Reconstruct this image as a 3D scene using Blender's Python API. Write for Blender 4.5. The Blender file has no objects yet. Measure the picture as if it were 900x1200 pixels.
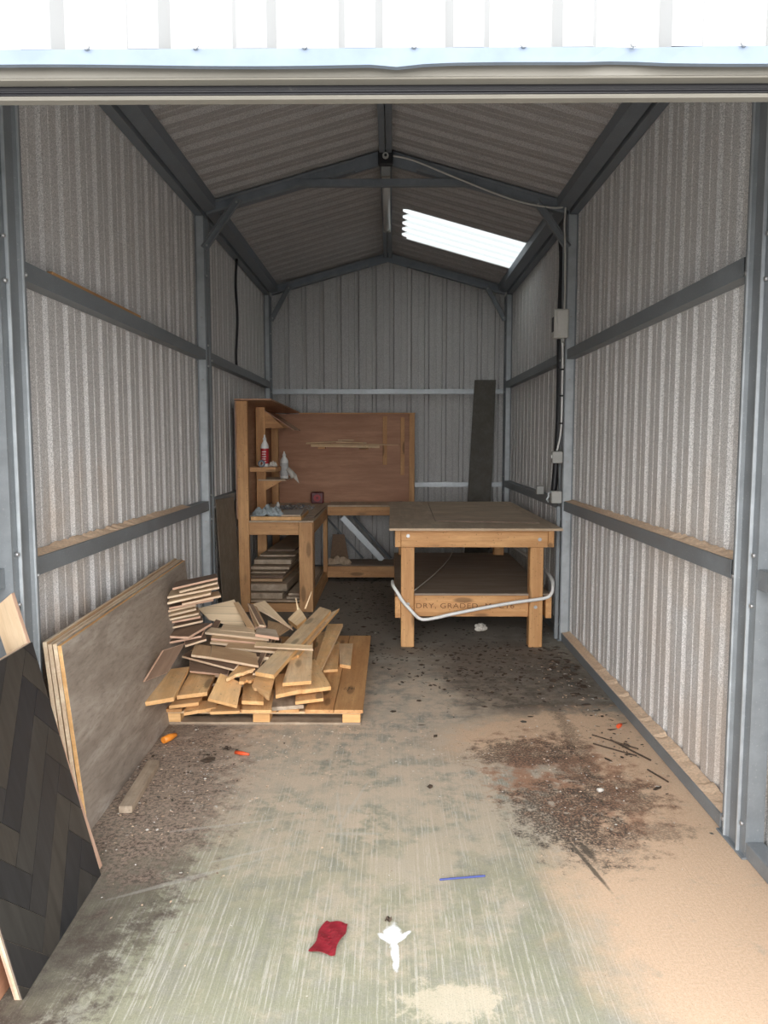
import bpy, bmesh, math, random
from mathutils import Vector, Matrix, Euler
random.seed(7)
S = bpy.context.scene
COL = S.collection
R = math.radians

# ------------------------------------------------------------------ materials
class NT:
    def __init__(s, name, rough=.7, metal=0.0):
        s.m = bpy.data.materials.new(name); s.m.use_nodes = True
        s.t = s.m.node_tree; s.b = s.t.nodes['Principled BSDF']
        s.b.inputs['Roughness'].default_value = rough; s.b.inputs['Metallic'].default_value = metal
        s.co = s.t.nodes.new('ShaderNodeTexCoord').outputs['Object']
    def set(s, sock, v):
        if isinstance(v, bpy.types.NodeSocket): s.t.links.new(v, sock)
        elif isinstance(v, (tuple, list)) and len(v) == 3 and sock.type == 'RGBA': sock.default_value = (*v, 1)
        else: sock.default_value = v
    def math(s, op, a, b=0.0, clamp=False):
        n = s.t.nodes.new('ShaderNodeMath'); n.operation = op; n.use_clamp = clamp
        s.set(n.inputs[0], a); s.set(n.inputs[1], b); return n.outputs[0]
    def map(s, sc=(1,1,1), loc=(0,0,0), rot=(0,0,0), vec=None):
        n = s.t.nodes.new('ShaderNodeMapping'); s.t.links.new(vec or s.co, n.inputs[0])
        n.inputs['Scale'].default_value = sc; n.inputs['Location'].default_value = loc; n.inputs['Rotation'].default_value = rot
        return n.outputs[0]
    def noise(s, scale=5, detail=3, rough=.5, vec=None, dist=0.0):
        n = s.t.nodes.new('ShaderNodeTexNoise'); s.t.links.new(vec or s.co, n.inputs['Vector'])
        n.inputs['Scale'].default_value = scale; n.inputs['Detail'].default_value = detail
        n.inputs['Roughness'].default_value = rough; n.inputs['Distortion'].default_value = dist
        return n.outputs['Fac']
    def vor(s, scale=5, vec=None, feature='F1', out='Distance', rand=1.0):
        n = s.t.nodes.new('ShaderNodeTexVoronoi'); n.feature = feature; s.t.links.new(vec or s.co, n.inputs['Vector'])
        n.inputs['Scale'].default_value = scale; n.inputs['Randomness'].default_value = rand
        return n.outputs[out]
    def step(s, v, lo, hi, a=0.0, b=1.0):
        n = s.t.nodes.new('ShaderNodeMapRange'); n.interpolation_type = 'SMOOTHSTEP'
        s.set(n.inputs['Value'], v)
        for k, x in (('From Min', lo), ('From Max', hi), ('To Min', a), ('To Max', b)): n.inputs[k].default_value = x
        return n.outputs[0]
    def ramp(s, fac, stops):
        n = s.t.nodes.new('ShaderNodeValToRGB'); s.t.links.new(fac, n.inputs[0]); e = n.color_ramp.elements
        while len(e) < len(stops): e.new(.5)
        for i, (p, c) in enumerate(stops): e[i].position = p; e[i].color = (*c, 1)
        return n.outputs[0]
    def mix(s, fac, a, b, mode='MIX'):
        n = s.t.nodes.new('ShaderNodeMix'); n.data_type = 'RGBA'; n.blend_type = mode
        s.set(n.inputs['Factor'], fac); s.set(n.inputs['A'] if False else n.inputs[6], a); s.set(n.inputs[7], b)
        return n.outputs[2]
    def blob(s, cx, cy, rx, ry, rot=0, soft=.4, warp=None, amt=.5):
        """soft ellipse on the floor plane, its edge broken by noise"""
        v = s.map(sc=(1/rx, 1/ry, 0), loc=(0,0,0), vec=s.map(loc=(-cx,-cy,0)) if not rot else s.map(rot=(0,0,-rot), vec=s.map(loc=(-cx,-cy,0))))
        n = s.t.nodes.new('ShaderNodeVectorMath'); n.operation = 'LENGTH'; s.t.links.new(v, n.inputs[0])
        d = n.outputs['Value']
        if warp is not None: d = s.math('ADD', d, s.math('MULTIPLY', s.math('SUBTRACT', warp, .5), amt*2))
        return s.step(d, 1-soft, 1+soft, 1.0, 0.0)
    def bump(s, h, strength=.3, dist=.01):
        n = s.t.nodes.new('ShaderNodeBump'); n.inputs['Strength'].default_value = strength; n.inputs['Distance'].default_value = dist
        s.t.links.new(h, n.inputs['Height']); s.t.links.new(n.outputs[0], s.b.inputs['Normal'])
    def color(s, c): s.set(s.b.inputs['Base Color'], c); return s.m
    def rnd(s):
        return s.t.nodes.new('ShaderNodeObjectInfo').outputs['Random']

def plain(name, c, rough=.6, metal=0.0, var=.15, scale=30):
    n = NT(name, rough, metal)
    f = n.noise(scale, 4, .6)
    d = tuple(x*(1-var) for x in c); l = tuple(min(1, x*(1+var)) for x in c)
    return n.color(n.ramp(f, [(.3, d), (.7, l)]))

def steel(name, base, rough=.45, metal=.55):
    n = NT(name, rough, metal)
    f = n.noise(9, 5, .65); g = n.noise(120, 2, .5)
    c = n.ramp(f, [(.3, tuple(x*.82 for x in base)), (.7, tuple(x*1.15 for x in base))])
    c = n.mix(n.step(g, .62, .75, 0, .35), c, (.5,.5,.47))
    n.set(n.b.inputs['Roughness'], n.step(f, .3, .7, rough-.08, rough+.12))
    return n.color(c)

def wood(name, light, dark, axis='x', knots=.75, rough=.65, streak=1.0, dirt=0.0, dirtcol=(.16,.12,.08), vary=.25):
    n = NT(name, rough)
    st = {'x': (1.2, 26, 26), 'y': (26, 1.2, 26), 'z': (26, 26, 1.2)}[axis]
    kn = {'x': (2.6, 9, 9), 'y': (9, 2.6, 9), 'z': (9, 9, 2.6)}[axis]
    r = n.rnd()
    off = n.t.nodes.new('ShaderNodeCombineXYZ')
    for i in range(3): n.t.links.new(n.math('MULTIPLY', r, 17.0 + 9*i), off.inputs[i])
    ad = n.t.nodes.new('ShaderNodeVectorMath'); ad.operation = 'ADD'
    n.t.links.new(n.co, ad.inputs[0]); n.t.links.new(off.outputs[0], ad.inputs[1]); v = ad.outputs[0]
    g = n.noise(1.0, 6, .65, vec=n.map(sc=st, vec=v), dist=.6)
    g2 = n.noise(1.0, 3, .6, vec=n.map(sc=tuple(x*5 for x in st), vec=v))
    c = n.ramp(g, [(.28, dark), (.5, tuple((a+b)/2 for a, b in zip(light, dark))), (.72, light)])
    c = n.mix(n.step(g2, .5, .75, 0, .35*streak), c, tuple(x*.6 for x in dark))
    k = n.vor(1.0, vec=n.map(sc=kn, vec=v))
    blot = n.noise(1.0, 5, .7, vec=n.map(sc=tuple(x*.32+1.5 for x in st), vec=v))
    c = n.mix(n.step(blot, .36, .68, 0, .55), c, tuple(x*y for x, y in zip(dark, (.80,.72,.66))))
    c = n.mix(n.step(blot, .50, .30, 0, .35), c, tuple(min(1, x*1.18) for x in light))
    pk = n.vor(1.0, vec=n.map(sc=(34,34,34), vec=v)); c = n.mix(n.step(pk, .10, .17, knots*.75, 0.0), c, tuple(x*.30 for x in dark))
    km = n.step(k, .13, .24, knots, 0.0)
    c = n.mix(km, c, tuple(x*.32 for x in dark))
    if vary: c = n.mix(n.step(r, 0, 1, 0, vary), c, tuple(x*.55 for x in light))
    if dirt:
        c = n.mix(n.step(n.noise(5, 5, .7), .42, .68, 0, dirt), c, dirtcol)
    n.bump(g2, .15, .002)
    return n.color(c)

PINE_L, PINE_D = (.74,.43,.19), (.54,.26,.095)
M = {}
for a in 'xyz': M['pine_'+a] = wood('structural_pine_'+a, PINE_L, PINE_D, a)
for a in 'xyz': M['bench_'+a] = wood('bench_pine_'+a, (.74,.43,.20), (.52,.26,.105), a)
M['scrap'] = wood('rough_softwood', (.98,.66,.34), (.80,.47,.20), 'x', .8, dirt=.3, dirtcol=(.42,.33,.24), vary=.18)
M['scrap_pale'] = wood('pale_softwood', (.95,.72,.45), (.78,.54,.30), 'x', .7, dirt=.3, dirtcol=(.42,.34,.26), vary=.15)
M['scrap_end'] = wood('sawn_end_grain', (.88,.56,.27), (.70,.38,.14), 'x', .0, vary=.1)
M['scrap_grey'] = wood('weathered_softwood', (.58,.47,.36), (.40,.31,.22), 'x', .5, dirt=.5, vary=.3)
M['lam_dark'] = wood('dark_oak_veneer', (.24,.155,.105), (.16,.10,.068), 'x', .2, .5, vary=.3)
M['lam_tan'] = wood('tan_oak_veneer', (.60,.41,.24), (.46,.29,.16), 'x', .25, .5, vary=.25)
M['lam_pale'] = wood('pale_oak_veneer', (.76,.59,.40), (.62,.46,.29), 'x', .15, .5, vary=.15)
M['ply_edge'] = wood('plywood_edge', (.90,.74,.54), (.66,.46,.30), 'x', 0, .75, vary=.3)
M['ply_edge_pink'] = wood('pink_plywood_edge', (.80,.55,.40), (.60,.36,.25), 'x', 0, .75, vary=.2)
def slatted():
    n = NT('pale_boards_in_strips', .5)
    w = n.noise(1.0, 4, .6, vec=n.map(sc=(2, 30, 2)))
    c = n.ramp(w, [(.3, (.66,.50,.32)), (.7, (.80,.63,.43))])
    sp = n.t.nodes.new('ShaderNodeSeparateXYZ'); n.t.links.new(n.co, sp.inputs[0])
    fr = n.math('FRACT', n.math('MULTIPLY', sp.outputs['Y'], 17.0))
    return n.color(n.mix(n.step(fr, .0, .07, .8, 0), c, (.1,.07,.04)))
M['slatted'] = slatted()

def fleece(name, base, dusty=0.0, left=True):
    """spray coated inside of the profiled sheet: fine grey speckle, vertical runs, sawdust in the lower part"""
    n = NT(name, .92)
    sp = n.noise(210, 3, .8); lg = n.noise(1.6, 4, .6)
    run = n.noise(1.0, 5, .65, vec=n.map(sc=(9, 9, .7)))
    c = n.ramp(sp, [(.36, tuple(x*.52 for x in base)), (.5, base), (.62, tuple(min(1, x*1.45) for x in base))])
    c = n.mix(n.step(run, .35, .7, 0, .22), c, tuple(x*.72 for x in base))
    if dusty:
        s3 = n.t.nodes.new('ShaderNodeSeparateXYZ'); n.t.links.new(n.co, s3.inputs[0])
        z = s3.outputs['Z']; y = s3.outputs['Y']
        near = n.step(y, 4.9, 3.0)
        hi = n.step(z, 1.9, .9); d = n.math('MULTIPLY', n.math('MULTIPLY', near, hi), n.step(lg, .38, .66))
        c = n.mix(n.math('MULTIPLY', d, dusty), c, (.50,.35,.22))
        r = n.math('MULTIPLY', n.step(run, .5, .68), n.math('MULTIPLY', near, hi))
        c = n.mix(n.math('MULTIPLY', r, dusty*.7), c, (.44,.30,.19))
    n.bump(sp, .5, .003)
    return n.color(c)
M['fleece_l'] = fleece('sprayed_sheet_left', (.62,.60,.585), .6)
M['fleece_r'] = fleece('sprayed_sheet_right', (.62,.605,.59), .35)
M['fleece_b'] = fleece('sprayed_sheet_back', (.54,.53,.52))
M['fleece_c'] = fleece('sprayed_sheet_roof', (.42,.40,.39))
M['steel'] = steel('galvanised_steel', (.235,.255,.27), .5, .25)
M['steel_dark'] = steel('dark_galvanised_steel', (.21,.235,.265), .5, .25)
M['steel_bright'] = steel('bright_galvanised_steel', (.46,.49,.51), .4, .35)
M['bolt'] = plain('zinc_bolt', (.45,.45,.45), .4, .6)
M['cladding'] = plain('white_cladding', (.33,.33,.325), .5, 0, .03, 4)
M['flashing'] = plain('pale_blue_flashing', (.18,.22,.275), .45, .1, .1, 12)
M['beige'] = plain('beige_coated_steel', (.20,.185,.155), .5, 0, .06, 6)
def seal():
    n = NT('black_rubber_seal', .5)
    c = n.mix(n.step(n.noise(70, 5, .8, vec=n.map(sc=(.4,1,1))), .62, .75, 0, .6), (.016,.015,.017), (.16,.145,.125))
    return n.color(c)
M['seal'] = seal()

def floor_mat():
    n = NT('brushed_concrete_with_sawdust', .9)
    w1 = n.noise(3.0, 6, .68); w2 = n.noise(9.0, 6, .72, vec=n.map(loc=(4,7,0))); w3 = n.noise(14.0, 7, .78, vec=n.map(loc=(2,5,0))); fine = n.noise(95, 4, .75)
    grit = n.noise(260, 2, .7)
    streak = n.noise(1.0, 5, .7, vec=n.map(sc=(120, 1.6, 1)))
    streak2 = n.noise(1.0, 3, .7, vec=n.map(sc=(200, 16, 1)))
    c = n.ramp(w1, [(.3, (.27,.255,.21)), (.7, (.39,.365,.31))])
    c = n.mix(n.step(fine, .4, .7, 0, .35), c, (.55,.52,.46))
    # green algae on the near slab
    green = n.math('MULTIPLY', n.blob(-.25, 2.1, 1.05, 1.25, 0, .6, w1, .6), n.step(w2, .3, .6, .35, 1))
    c = n.mix(n.math('MULTIPLY', green, .72), c, (.33,.325,.195))
    # brushed lines filled with pale dust
    nearm = n.blob(-.05, 2.3, 1.0, 1.6, 0, .3, w1, .5)
    ln = n.math('MULTIPLY', n.step(streak, .53, .575), n.step(streak2, .40, .55, .15, 1))
    c = n.mix(n.math('MULTIPLY', ln, n.math('MULTIPLY', nearm, .65)), c, (.62,.58,.49))
    c = n.mix(n.math('MULTIPLY', n.step(streak, .47, .36, 0, .45), nearm), c, (.25,.24,.185))
    # tan dust over the middle
    mid = n.math('MULTIPLY', n.blob(-.25, 3.9, 1.15, 1.15, 0, .4, w1, .6), n.step(w2, .40, .58))
    c = n.mix(n.math('MULTIPLY', mid, .8), c, (.66,.52,.39))
    patch = n.math('MULTIPLY', n.blob(.2, 3.4, 1.0, 1.3, 0, .3, w3, 1.2), n.step(w1, .44, .56))
    c = n.mix(n.math('MULTIPLY', patch, .55), c, (.62,.50,.37))
    p2 = n.blob(.15, 1.93, .13, .07, 0, .3, w3, 2.0)
    c = n.mix(n.math('MULTIPLY', p2, .7), c, (.70,.60,.44))
    # damp dark corner; then shade under the benches painted into the back floor
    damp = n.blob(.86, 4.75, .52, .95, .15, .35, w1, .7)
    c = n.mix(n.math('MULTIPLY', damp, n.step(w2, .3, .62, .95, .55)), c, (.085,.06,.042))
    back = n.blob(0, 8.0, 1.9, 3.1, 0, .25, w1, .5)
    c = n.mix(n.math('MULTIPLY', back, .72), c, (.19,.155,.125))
    # sawdust on the right
    saw = n.blob(1.42, 2.3, .80, 1.75, .04, .16, w1, .35)
    saw2 = n.blob(.80, 3.85, .55, .28, .35, .35, w2, .9)
    sawc = n.mix(n.step(fine, .35, .7, 0, .5), (.68,.47,.31), (.84,.63,.45))
    c = n.mix(n.math('MULTIPLY', n.math('MAXIMUM', saw, saw2), n.step(w2, .25, .45, .6, 1)), c, sawc)
    # reddish brown stain with dark rims
    st = n.blob(.78, 3.30, .33, .52, .25, .3, w3, 1.3)
    c = n.mix(n.math('MULTIPLY', st, n.step(w2, .38, .55)), c, (.40,.22,.135))
    for (bx, by, rx, ry, ro, a) in ((.68,2.98,.17,.24,0,.92),(.63,3.60,.20,.13,.2,.85),(.95,3.17,.16,.16,0,.7),(.83,3.45,.07,.30,0,.6),(.92,3.75,.04,.42,0,.6),(.78,2.78,.14,.16,0,.6),(1.02,2.85,.12,.06,0,.5)):
        m = n.blob(bx, by, rx*1.15, ry*1.15, ro, .35, w3, 2.0)
        c = n.mix(n.math('MULTIPLY', n.math('MULTIPLY', m, a), n.step(fine, .38, .55)), c, (.065,.05,.038))
    wt = n.math('MULTIPLY', n.blob(.68, 3.02, .30, .36, 0, .3, w2, .8), n.step(n.noise(16, 5, .7), .57, .63))
    c = n.mix(n.math('MULTIPLY', wt, .8), c, (.55,.46,.36))
    # dirt along the leaning boards
    lf = n.blob(-1.12, 2.75, .42, 1.35, -.02, .22, w3, 1.0)
    c = n.mix(n.math('MULTIPLY', lf, n.step(w2, .3, .7, 1, .6)), c, (.085,.062,.045))
    lf2 = n.math('MULTIPLY', n.blob(-.95, 3.25, .34, .70, 0, .4, w2, .8), n.step(n.noise(60, 6, .8), .42, .56))
    c = n.mix(n.math('MULTIPLY', lf2, .6), c, (.58,.42,.32))
    # spilled white paint and scuffs
    for (bx, by, rx, ry, ro) in ((.005,2.225,.028,.045,0),(.012,2.13,.011,.085,.03),(.03,2.20,.045,.010,.9),(-.015,2.20,.035,.012,-.7)):
        m = n.blob(bx, by, rx, ry, ro, .18, w2, 1.2)
        c = n.mix(m, c, (.80,.80,.78))
    for (bx, by, rx, ry, ro) in ((-.16,3.05,.008,.24,-.25),(-.21,2.98,.006,.20,.12),(-.72,2.5,.26,.010,.5),(-.55,2.66,.16,.008,.45),(-.15,2.82,.10,.012,0),(-.65,2.88,.20,.009,.25)):
        m = n.blob(bx, by, rx, ry, ro, .4, w2, 1.2)
        c = n.mix(n.math('MULTIPLY', m, .3), c, (.60,.57,.50))
    for (bx, by, rx, ry) in ((.70,2.62,.008,.16),(.72,2.70,.015,.06)):
        c = n.mix(n.math('MULTIPLY', n.blob(bx, by, rx, ry, .2, .4, w2, 1), .85), c, (.09,.07,.05))
    c = n.mix(n.step(grit, .3, .46, .38, 0), c, (.10,.08,.06))
    c = n.mix(n.step(grit, .6, .74, 0, .3), c, (.66,.60,.50))
    n.bump(n.math('ADD', n.math('MULTIPLY', streak, .6), fine), .35, .004)
    return n.color(c)
M['floor'] = floor_mat()
M['yard'] = plain('pale_yard_concrete', (.62,.59,.54), .9, 0, .1, 3)

def weathered_board():
    n = NT('grey_brown_stained_ply', .6)
    v = n.map(rot=(0, R(0), R(0)), sc=(1,1,1))
    a = n.noise(1.0, 6, .65, vec=n.map(sc=(1.3, 7, 9), rot=(R(0), 0, R(0))), dist=1.2)
    b = n.noise(1.0, 5, .7, vec=n.map(sc=(14, 60, 60)))
    c = n.ramp(a, [(.25, (.20,.16,.13)), (.5, (.33,.275,.225)), (.75, (.50,.44,.38))])
    c = n.mix(n.step(b, .45, .7, 0, .4), c, (.11,.08,.06))
    c = n.mix(n.step(n.noise(6, 5, .7), .55, .75, 0, .4), c, (.36,.32,.28))
    return n.color(c)
M['stained'] = weathered_board()

def herring():
    n = NT('charcoal_herringbone_boards', .42)
    g = n.noise(1.0, 5, .65, vec=n.map(sc=(5, 30, 5), rot=(0,0,R(20))))
    c = n.ramp(g, [(.3, (.022,.020,.019)), (.7, (.050,.046,.042))])
    c = n.mix(n.step(n.noise(3, 4, .6), .5, .7, 0, .4), c, (.065,.06,.053))
    return n.color(c)
M['charcoal'] = herring()
def herring_tint(k, base):
    n = NT('charcoal_board_tone', .42)
    g = n.noise(1.0, 5, .65, vec=n.map(sc=(30, 4, 5), rot=(0,0,R(18))))
    return n.color(n.ramp(g, [(.3, tuple(x*.7 for x in base)), (.7, tuple(x*1.35 for x in base))]))
M['char'] = [herring_tint(i, b) for i, b in enumerate([(.030,.028,.028),(.045,.039,.033),(.022,.022,.024),(.038,.035,.032)])]
M['groove'] = plain('board_joint', (.26,.21,.16), .7)
M['ply_inner'] = wood('reddish_plywood', (.52,.28,.17), (.42,.21,.12), 'x', .0, .6, streak=.7, vary=0)
M['ply_side'] = wood('reddish_plywood_side', (.52,.31,.20), (.40,.22,.13), 'y', .0, .6, vary=0)
M['worktop'] = wood('dusty_ply_worktop', (.66,.52,.38), (.54,.42,.30), 'y', .0, .8, streak=.5, dirt=.4, dirtcol=(.34,.27,.20), vary=0)
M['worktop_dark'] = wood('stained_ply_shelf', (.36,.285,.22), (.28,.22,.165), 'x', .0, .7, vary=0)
M['dark_board'] = wood('dark_olive_board', (.11,.10,.082), (.08,.072,.057), 'z', .0, .6, vary=0)
M['brown_sheet'] = wood('brown_hardboard', (.27,.22,.165), (.21,.165,.12), 'z', .0, .75, vary=0)
M['saw_ledge'] = plain('sawdust', (.72,.53,.37), .95, 0, .2, 90)
M['white_plastic'] = plain('white_plastic', (.78,.78,.76), .35, 0, .04)
M['grey_plastic'] = plain('grey_plastic', (.42,.42,.40), .45, 0, .05)
M['pale_grey_plastic'] = plain('pale_grey_plastic', (.58,.57,.53), .45, 0, .05)
M['black'] = plain('black_rubber', (.015,.015,.018), .5)
M['label_red'] = plain('red_label', (.42,.02,.03), .4)
M['label_grey'] = plain('pale_label', (.5,.5,.5), .5)
M['dark_red'] = plain('dark_red_plastic', (.12,.008,.012), .35)
M['red_foil'] = plain('red_wrapper', (.26,.02,.03), .35, 0, .2, 20)
M['orange'] = plain('orange_plastic', (.85,.28,.03), .45)
M['red_orange'] = plain('red_orange_plastic', (.75,.10,.03), .45)
M['blue'] = plain('blue_stick', (.06,.08,.26), .5)
M['cloth'] = plain('pale_blue_rag', (.40,.45,.47), .9, 0, .25, 25)
M['paper'] = plain('off_white_paper', (.62,.58,.52), .8, 0, .08)
M['bark'] = plain('dry_leaf_litter', (.075,.05,.033), .9, 0, .5, 30)
M['chip'] = plain('wood_chips', (.36,.25,.17), .9, 0, .5, 40)
M['tape'] = plain('blue_grey_tape', (.10,.12,.16), .4)
M['card'] = plain('brown_cardboard', (.24,.155,.10), .85)
M['ink'] = plain('printed_ink', (.20,.09,.035), .8)
M['diffuser'] = plain('frosted_diffuser', (.62,.62,.60), .3, 0, .03)

# ------------------------------------------------------------------ builders
def new_obj(name, me, parent=None):
    o = bpy.data.objects.new(name, me); COL.objects.link(o)
    if parent: o.parent = parent
    return o
def tag(o, label, cat, group=None, kind=None):
    o['label'] = label; o['category'] = cat
    if group: o['group'] = group
    if kind: o['kind'] = kind
    return o
def thing(name, label, cat, loc=(0,0,0), group=None, rot=(0,0,0)):
    o = new_obj(name, None); o.location = loc; o.rotation_euler = rot; o.empty_display_size = .05
    return tag(o, label, cat, group)

class MB:
    def __init__(s): s.bm = bmesh.new(); s.mats = []
    def mi(s, m):
        if m is None: return 0
        if m not in s.mats: s.mats.append(m)
        return s.mats.index(m)
    def box(s, a, b, m=None, bevel=0.0, mat=None):
        lo = [min(a[i], b[i]) for i in range(3)]; hi = [max(a[i], b[i]) for i in range(3)]
        r = bmesh.ops.create_cube(s.bm, size=1.0)
        T = Matrix.Translation([(lo[i]+hi[i])/2 for i in range(3)]) @ Matrix.Diagonal([hi[i]-lo[i] for i in range(3)] + [1])
        if mat: T = mat @ T
        bmesh.ops.transform(s.bm, matrix=T, verts=r['verts'])
        fs = {f for v in r['verts'] for f in v.link_faces}
        if bevel:
            es = {e for v in r['verts'] for e in v.link_edges}
            q = bmesh.ops.bevel(s.bm, geom=list(es), offset=bevel, segments=1, affect='EDGES')
            fs = {f for f in fs if f.is_valid} | set(q['faces'])
        for f in fs: f.material_index = s.mi(m)
        return s
    def prism(s, pts, off, m=None):
        """closed polygon (3d points) extruded by the vector off"""
        off = Vector(off)
        a = [s.bm.verts.new(Vector(p)) for p in pts]; b = [s.bm.verts.new(Vector(p)+off) for p in pts]
        k = s.mi(m); n = len(pts); fs = [s.bm.faces.new(a[::-1]), s.bm.faces.new(b)]
        for i in range(n): fs.append(s.bm.faces.new((a[i], a[(i+1)%n], b[(i+1)%n], b[i])))
        for f in fs: f.material_index = k
        return s
    def tube(s, pts, r, seg=8, m=None, cap=True):
        pts = [Vector(p) for p in pts]; rings = []; k = s.mi(m)
        rr = r if isinstance(r, (list, tuple)) else [r]*len(pts)
        prev = None
        for i, p in enumerate(pts):
            d = (pts[min(i+1, len(pts)-1)] - pts[max(i-1, 0)]).normalized()
            if prev is None:
                up = Vector((0,0,1)) if abs(d.z) < .9 else Vector((1,0,0)); x = d.cross(up).normalized()
            else: x = (prev - d*prev.dot(d)).normalized()
            prev = x; y = d.cross(x)
            rings.append([s.bm.verts.new(p + (x*math.cos(2*math.pi*j/seg) + y*math.sin(2*math.pi*j/seg))*rr[i]) for j in range(seg)])
        for a, b in zip(rings, rings[1:]):
            for j in range(seg):
                f = s.bm.faces.new((a[j], a[(j+1)%seg], b[(j+1)%seg], b[j])); f.smooth = True; f.material_index = k
        if cap:
            f = s.bm.faces.new(rings[0][::-1]); f.material_index = k; f = s.bm.faces.new(rings[-1]); f.material_index = k
        return s
    def lathe(s, prof, c=(0,0,0), seg=20, m=None, axis='z'):
        """prof: (radius, height) pairs, bottom to top"""
        k = s.mi(m); rings = []
        for r, h in prof:
            ring = []
            for j in range(seg):
                a = 2*math.pi*j/seg
                v = {'z': (r*math.cos(a), r*math.sin(a), h), 'y': (r*math.cos(a), h, r*math.sin(a)), 'x': (h, r*math.cos(a), r*math.sin(a))}[axis]
                ring.append(s.bm.verts.new(Vector(c)+Vector(v)))
            rings.append(ring)
        for a, b in zip(rings, rings[1:]):
            for j in range(seg):
                f = s.bm.faces.new((a[j], a[(j+1)%seg], b[(j+1)%seg], b[j])); f.smooth = True; f.material_index = k
        f = s.bm.faces.new(rings[0][::-1]); f.material_index = k; f = s.bm.faces.new(rings[-1]); f.material_index = k
        return s
    def quad(s, pts, m=None):
        f = s.bm.faces.new([s.bm.verts.new(Vector(p)) for p in pts]); f.material_index = s.mi(m); return s
    def build(s, name, mat=None, parent=None, sharp=35, org=None):
        bmesh.ops.recalc_face_normals(s.bm, faces=s.bm.faces[:])
        if org is not None:
            bmesh.ops.translate(s.bm, verts=s.bm.verts[:], vec=-Vector(org))
        me = bpy.data.meshes.new(name); s.bm.to_mesh(me); s.bm.free()
        for mm in ([mat] if mat and not s.mats else s.mats): me.materials.append(mm)
        o = new_obj(name, me, parent)
        if org is not None: o.location = org
        return o

def copy_tree(o, parent=None):
    c = o.copy(); COL.objects.link(c); c.parent = parent
    for ch in list(o.children): copy_tree(ch, c)
    return c
def bolts(parent, pts, axis='x', r=.009, mat='bolt'):
    for p in pts:
        b = MB(); b.lathe([(r, -.004), (r, .004), (r*.6, .008)], p, 8, M[mat], axis); b.build('bolt', None, parent)

# ------------------------------------------------------------------ the shed shell
XL, XR, YF, YB = -1.43, 1.345, 1.50, 8.90        # inner plane of the wall sheets
XC, ZC, SL = -.045, 3.60, .28                     # ridge of the roof sheets
Y1, Y2, Y3 = 2.66, 5.70, 8.72                     # the three portal frames
roofz = lambda x: ZC - SL*abs(x - XC)

def profile(u0, u1, pitch=.2, flat=.135, slope=.014, depth=.016, phase=0.0):
    """inside profile of a box-rib sheet: flats at 0, ribs going outwards by depth, a small stiffener in each flat"""
    pts = []; k = math.floor((u0 - phase)/pitch) - 1
    while True:
        b = phase + k*pitch
        if b > u1 + pitch: break
        for du, d in ((0,0),(flat/2-.012,0),(flat/2-.006,.003),(flat/2+.006,.003),(flat/2+.012,0),(flat,0),(flat+slope,depth),(pitch-slope,depth)):
            pts.append((b+du, d))
        k += 1
    out = [p for p in pts if u0 < p[0] < u1]
    f = lambda u: next(a[1]+(b[1]-a[1])*(u-a[0])/(b[0]-a[0]) for a, b in zip(pts, pts[1:]) if a[0] <= u <= b[0])
    return [(u0, f(u0))] + out + [(u1, f(u1))]

def sheet(name, prof, P, v0, v1, mat, levels=()):
    """P(u, d, v) -> point; strips between v0(u) and v1(u)"""
    bm = bmesh.new()
    cols = []
    for u, d in prof: cols.append([bm.verts.new(P(u, d, v)) for v in (v0(u), v1(u))])
    for a, b in zip(cols, cols[1:]): bm.faces.new((a[0], b[0], b[1], a[1]))
    bmesh.ops.recalc_face_normals(bm, faces=bm.faces[:])
    me = bpy.data.meshes.new(name); bm.to_mesh(me); bm.free(); me.materials.append(M[mat])
    o = new_obj(name, me)
    so = o.modifiers.new('Solidify', 'SOLIDIFY'); so.thickness = .0012
    o['kind'] = 'structure'
    return o
M['skylight'] = None
def sky_mat():
    m = bpy.data.materials.new('translucent_rooflight'); m.use_nodes = True; t = m.node_tree
    for n in list(t.nodes): t.nodes.remove(n)
    o = t.nodes.new('ShaderNodeOutputMaterial'); mx = t.nodes.new('ShaderNodeMixShader'); mx.inputs[0].default_value = .25
    a = t.nodes.new('ShaderNodeBsdfTranslucent'); a.inputs[0].default_value = (.68,.685,.66,1)
    b = t.nodes.new('ShaderNodeBsdfTransparent'); b.inputs[0].default_value = (.54,.54,.52,1)
    t.links.new(a.outputs[0], mx.inputs[1]); t.links.new(b.outputs[0], mx.inputs[2]); t.links.new(mx.outputs[0], o.inputs[0])
    return m
M['skylight'] = sky_mat()

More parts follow.
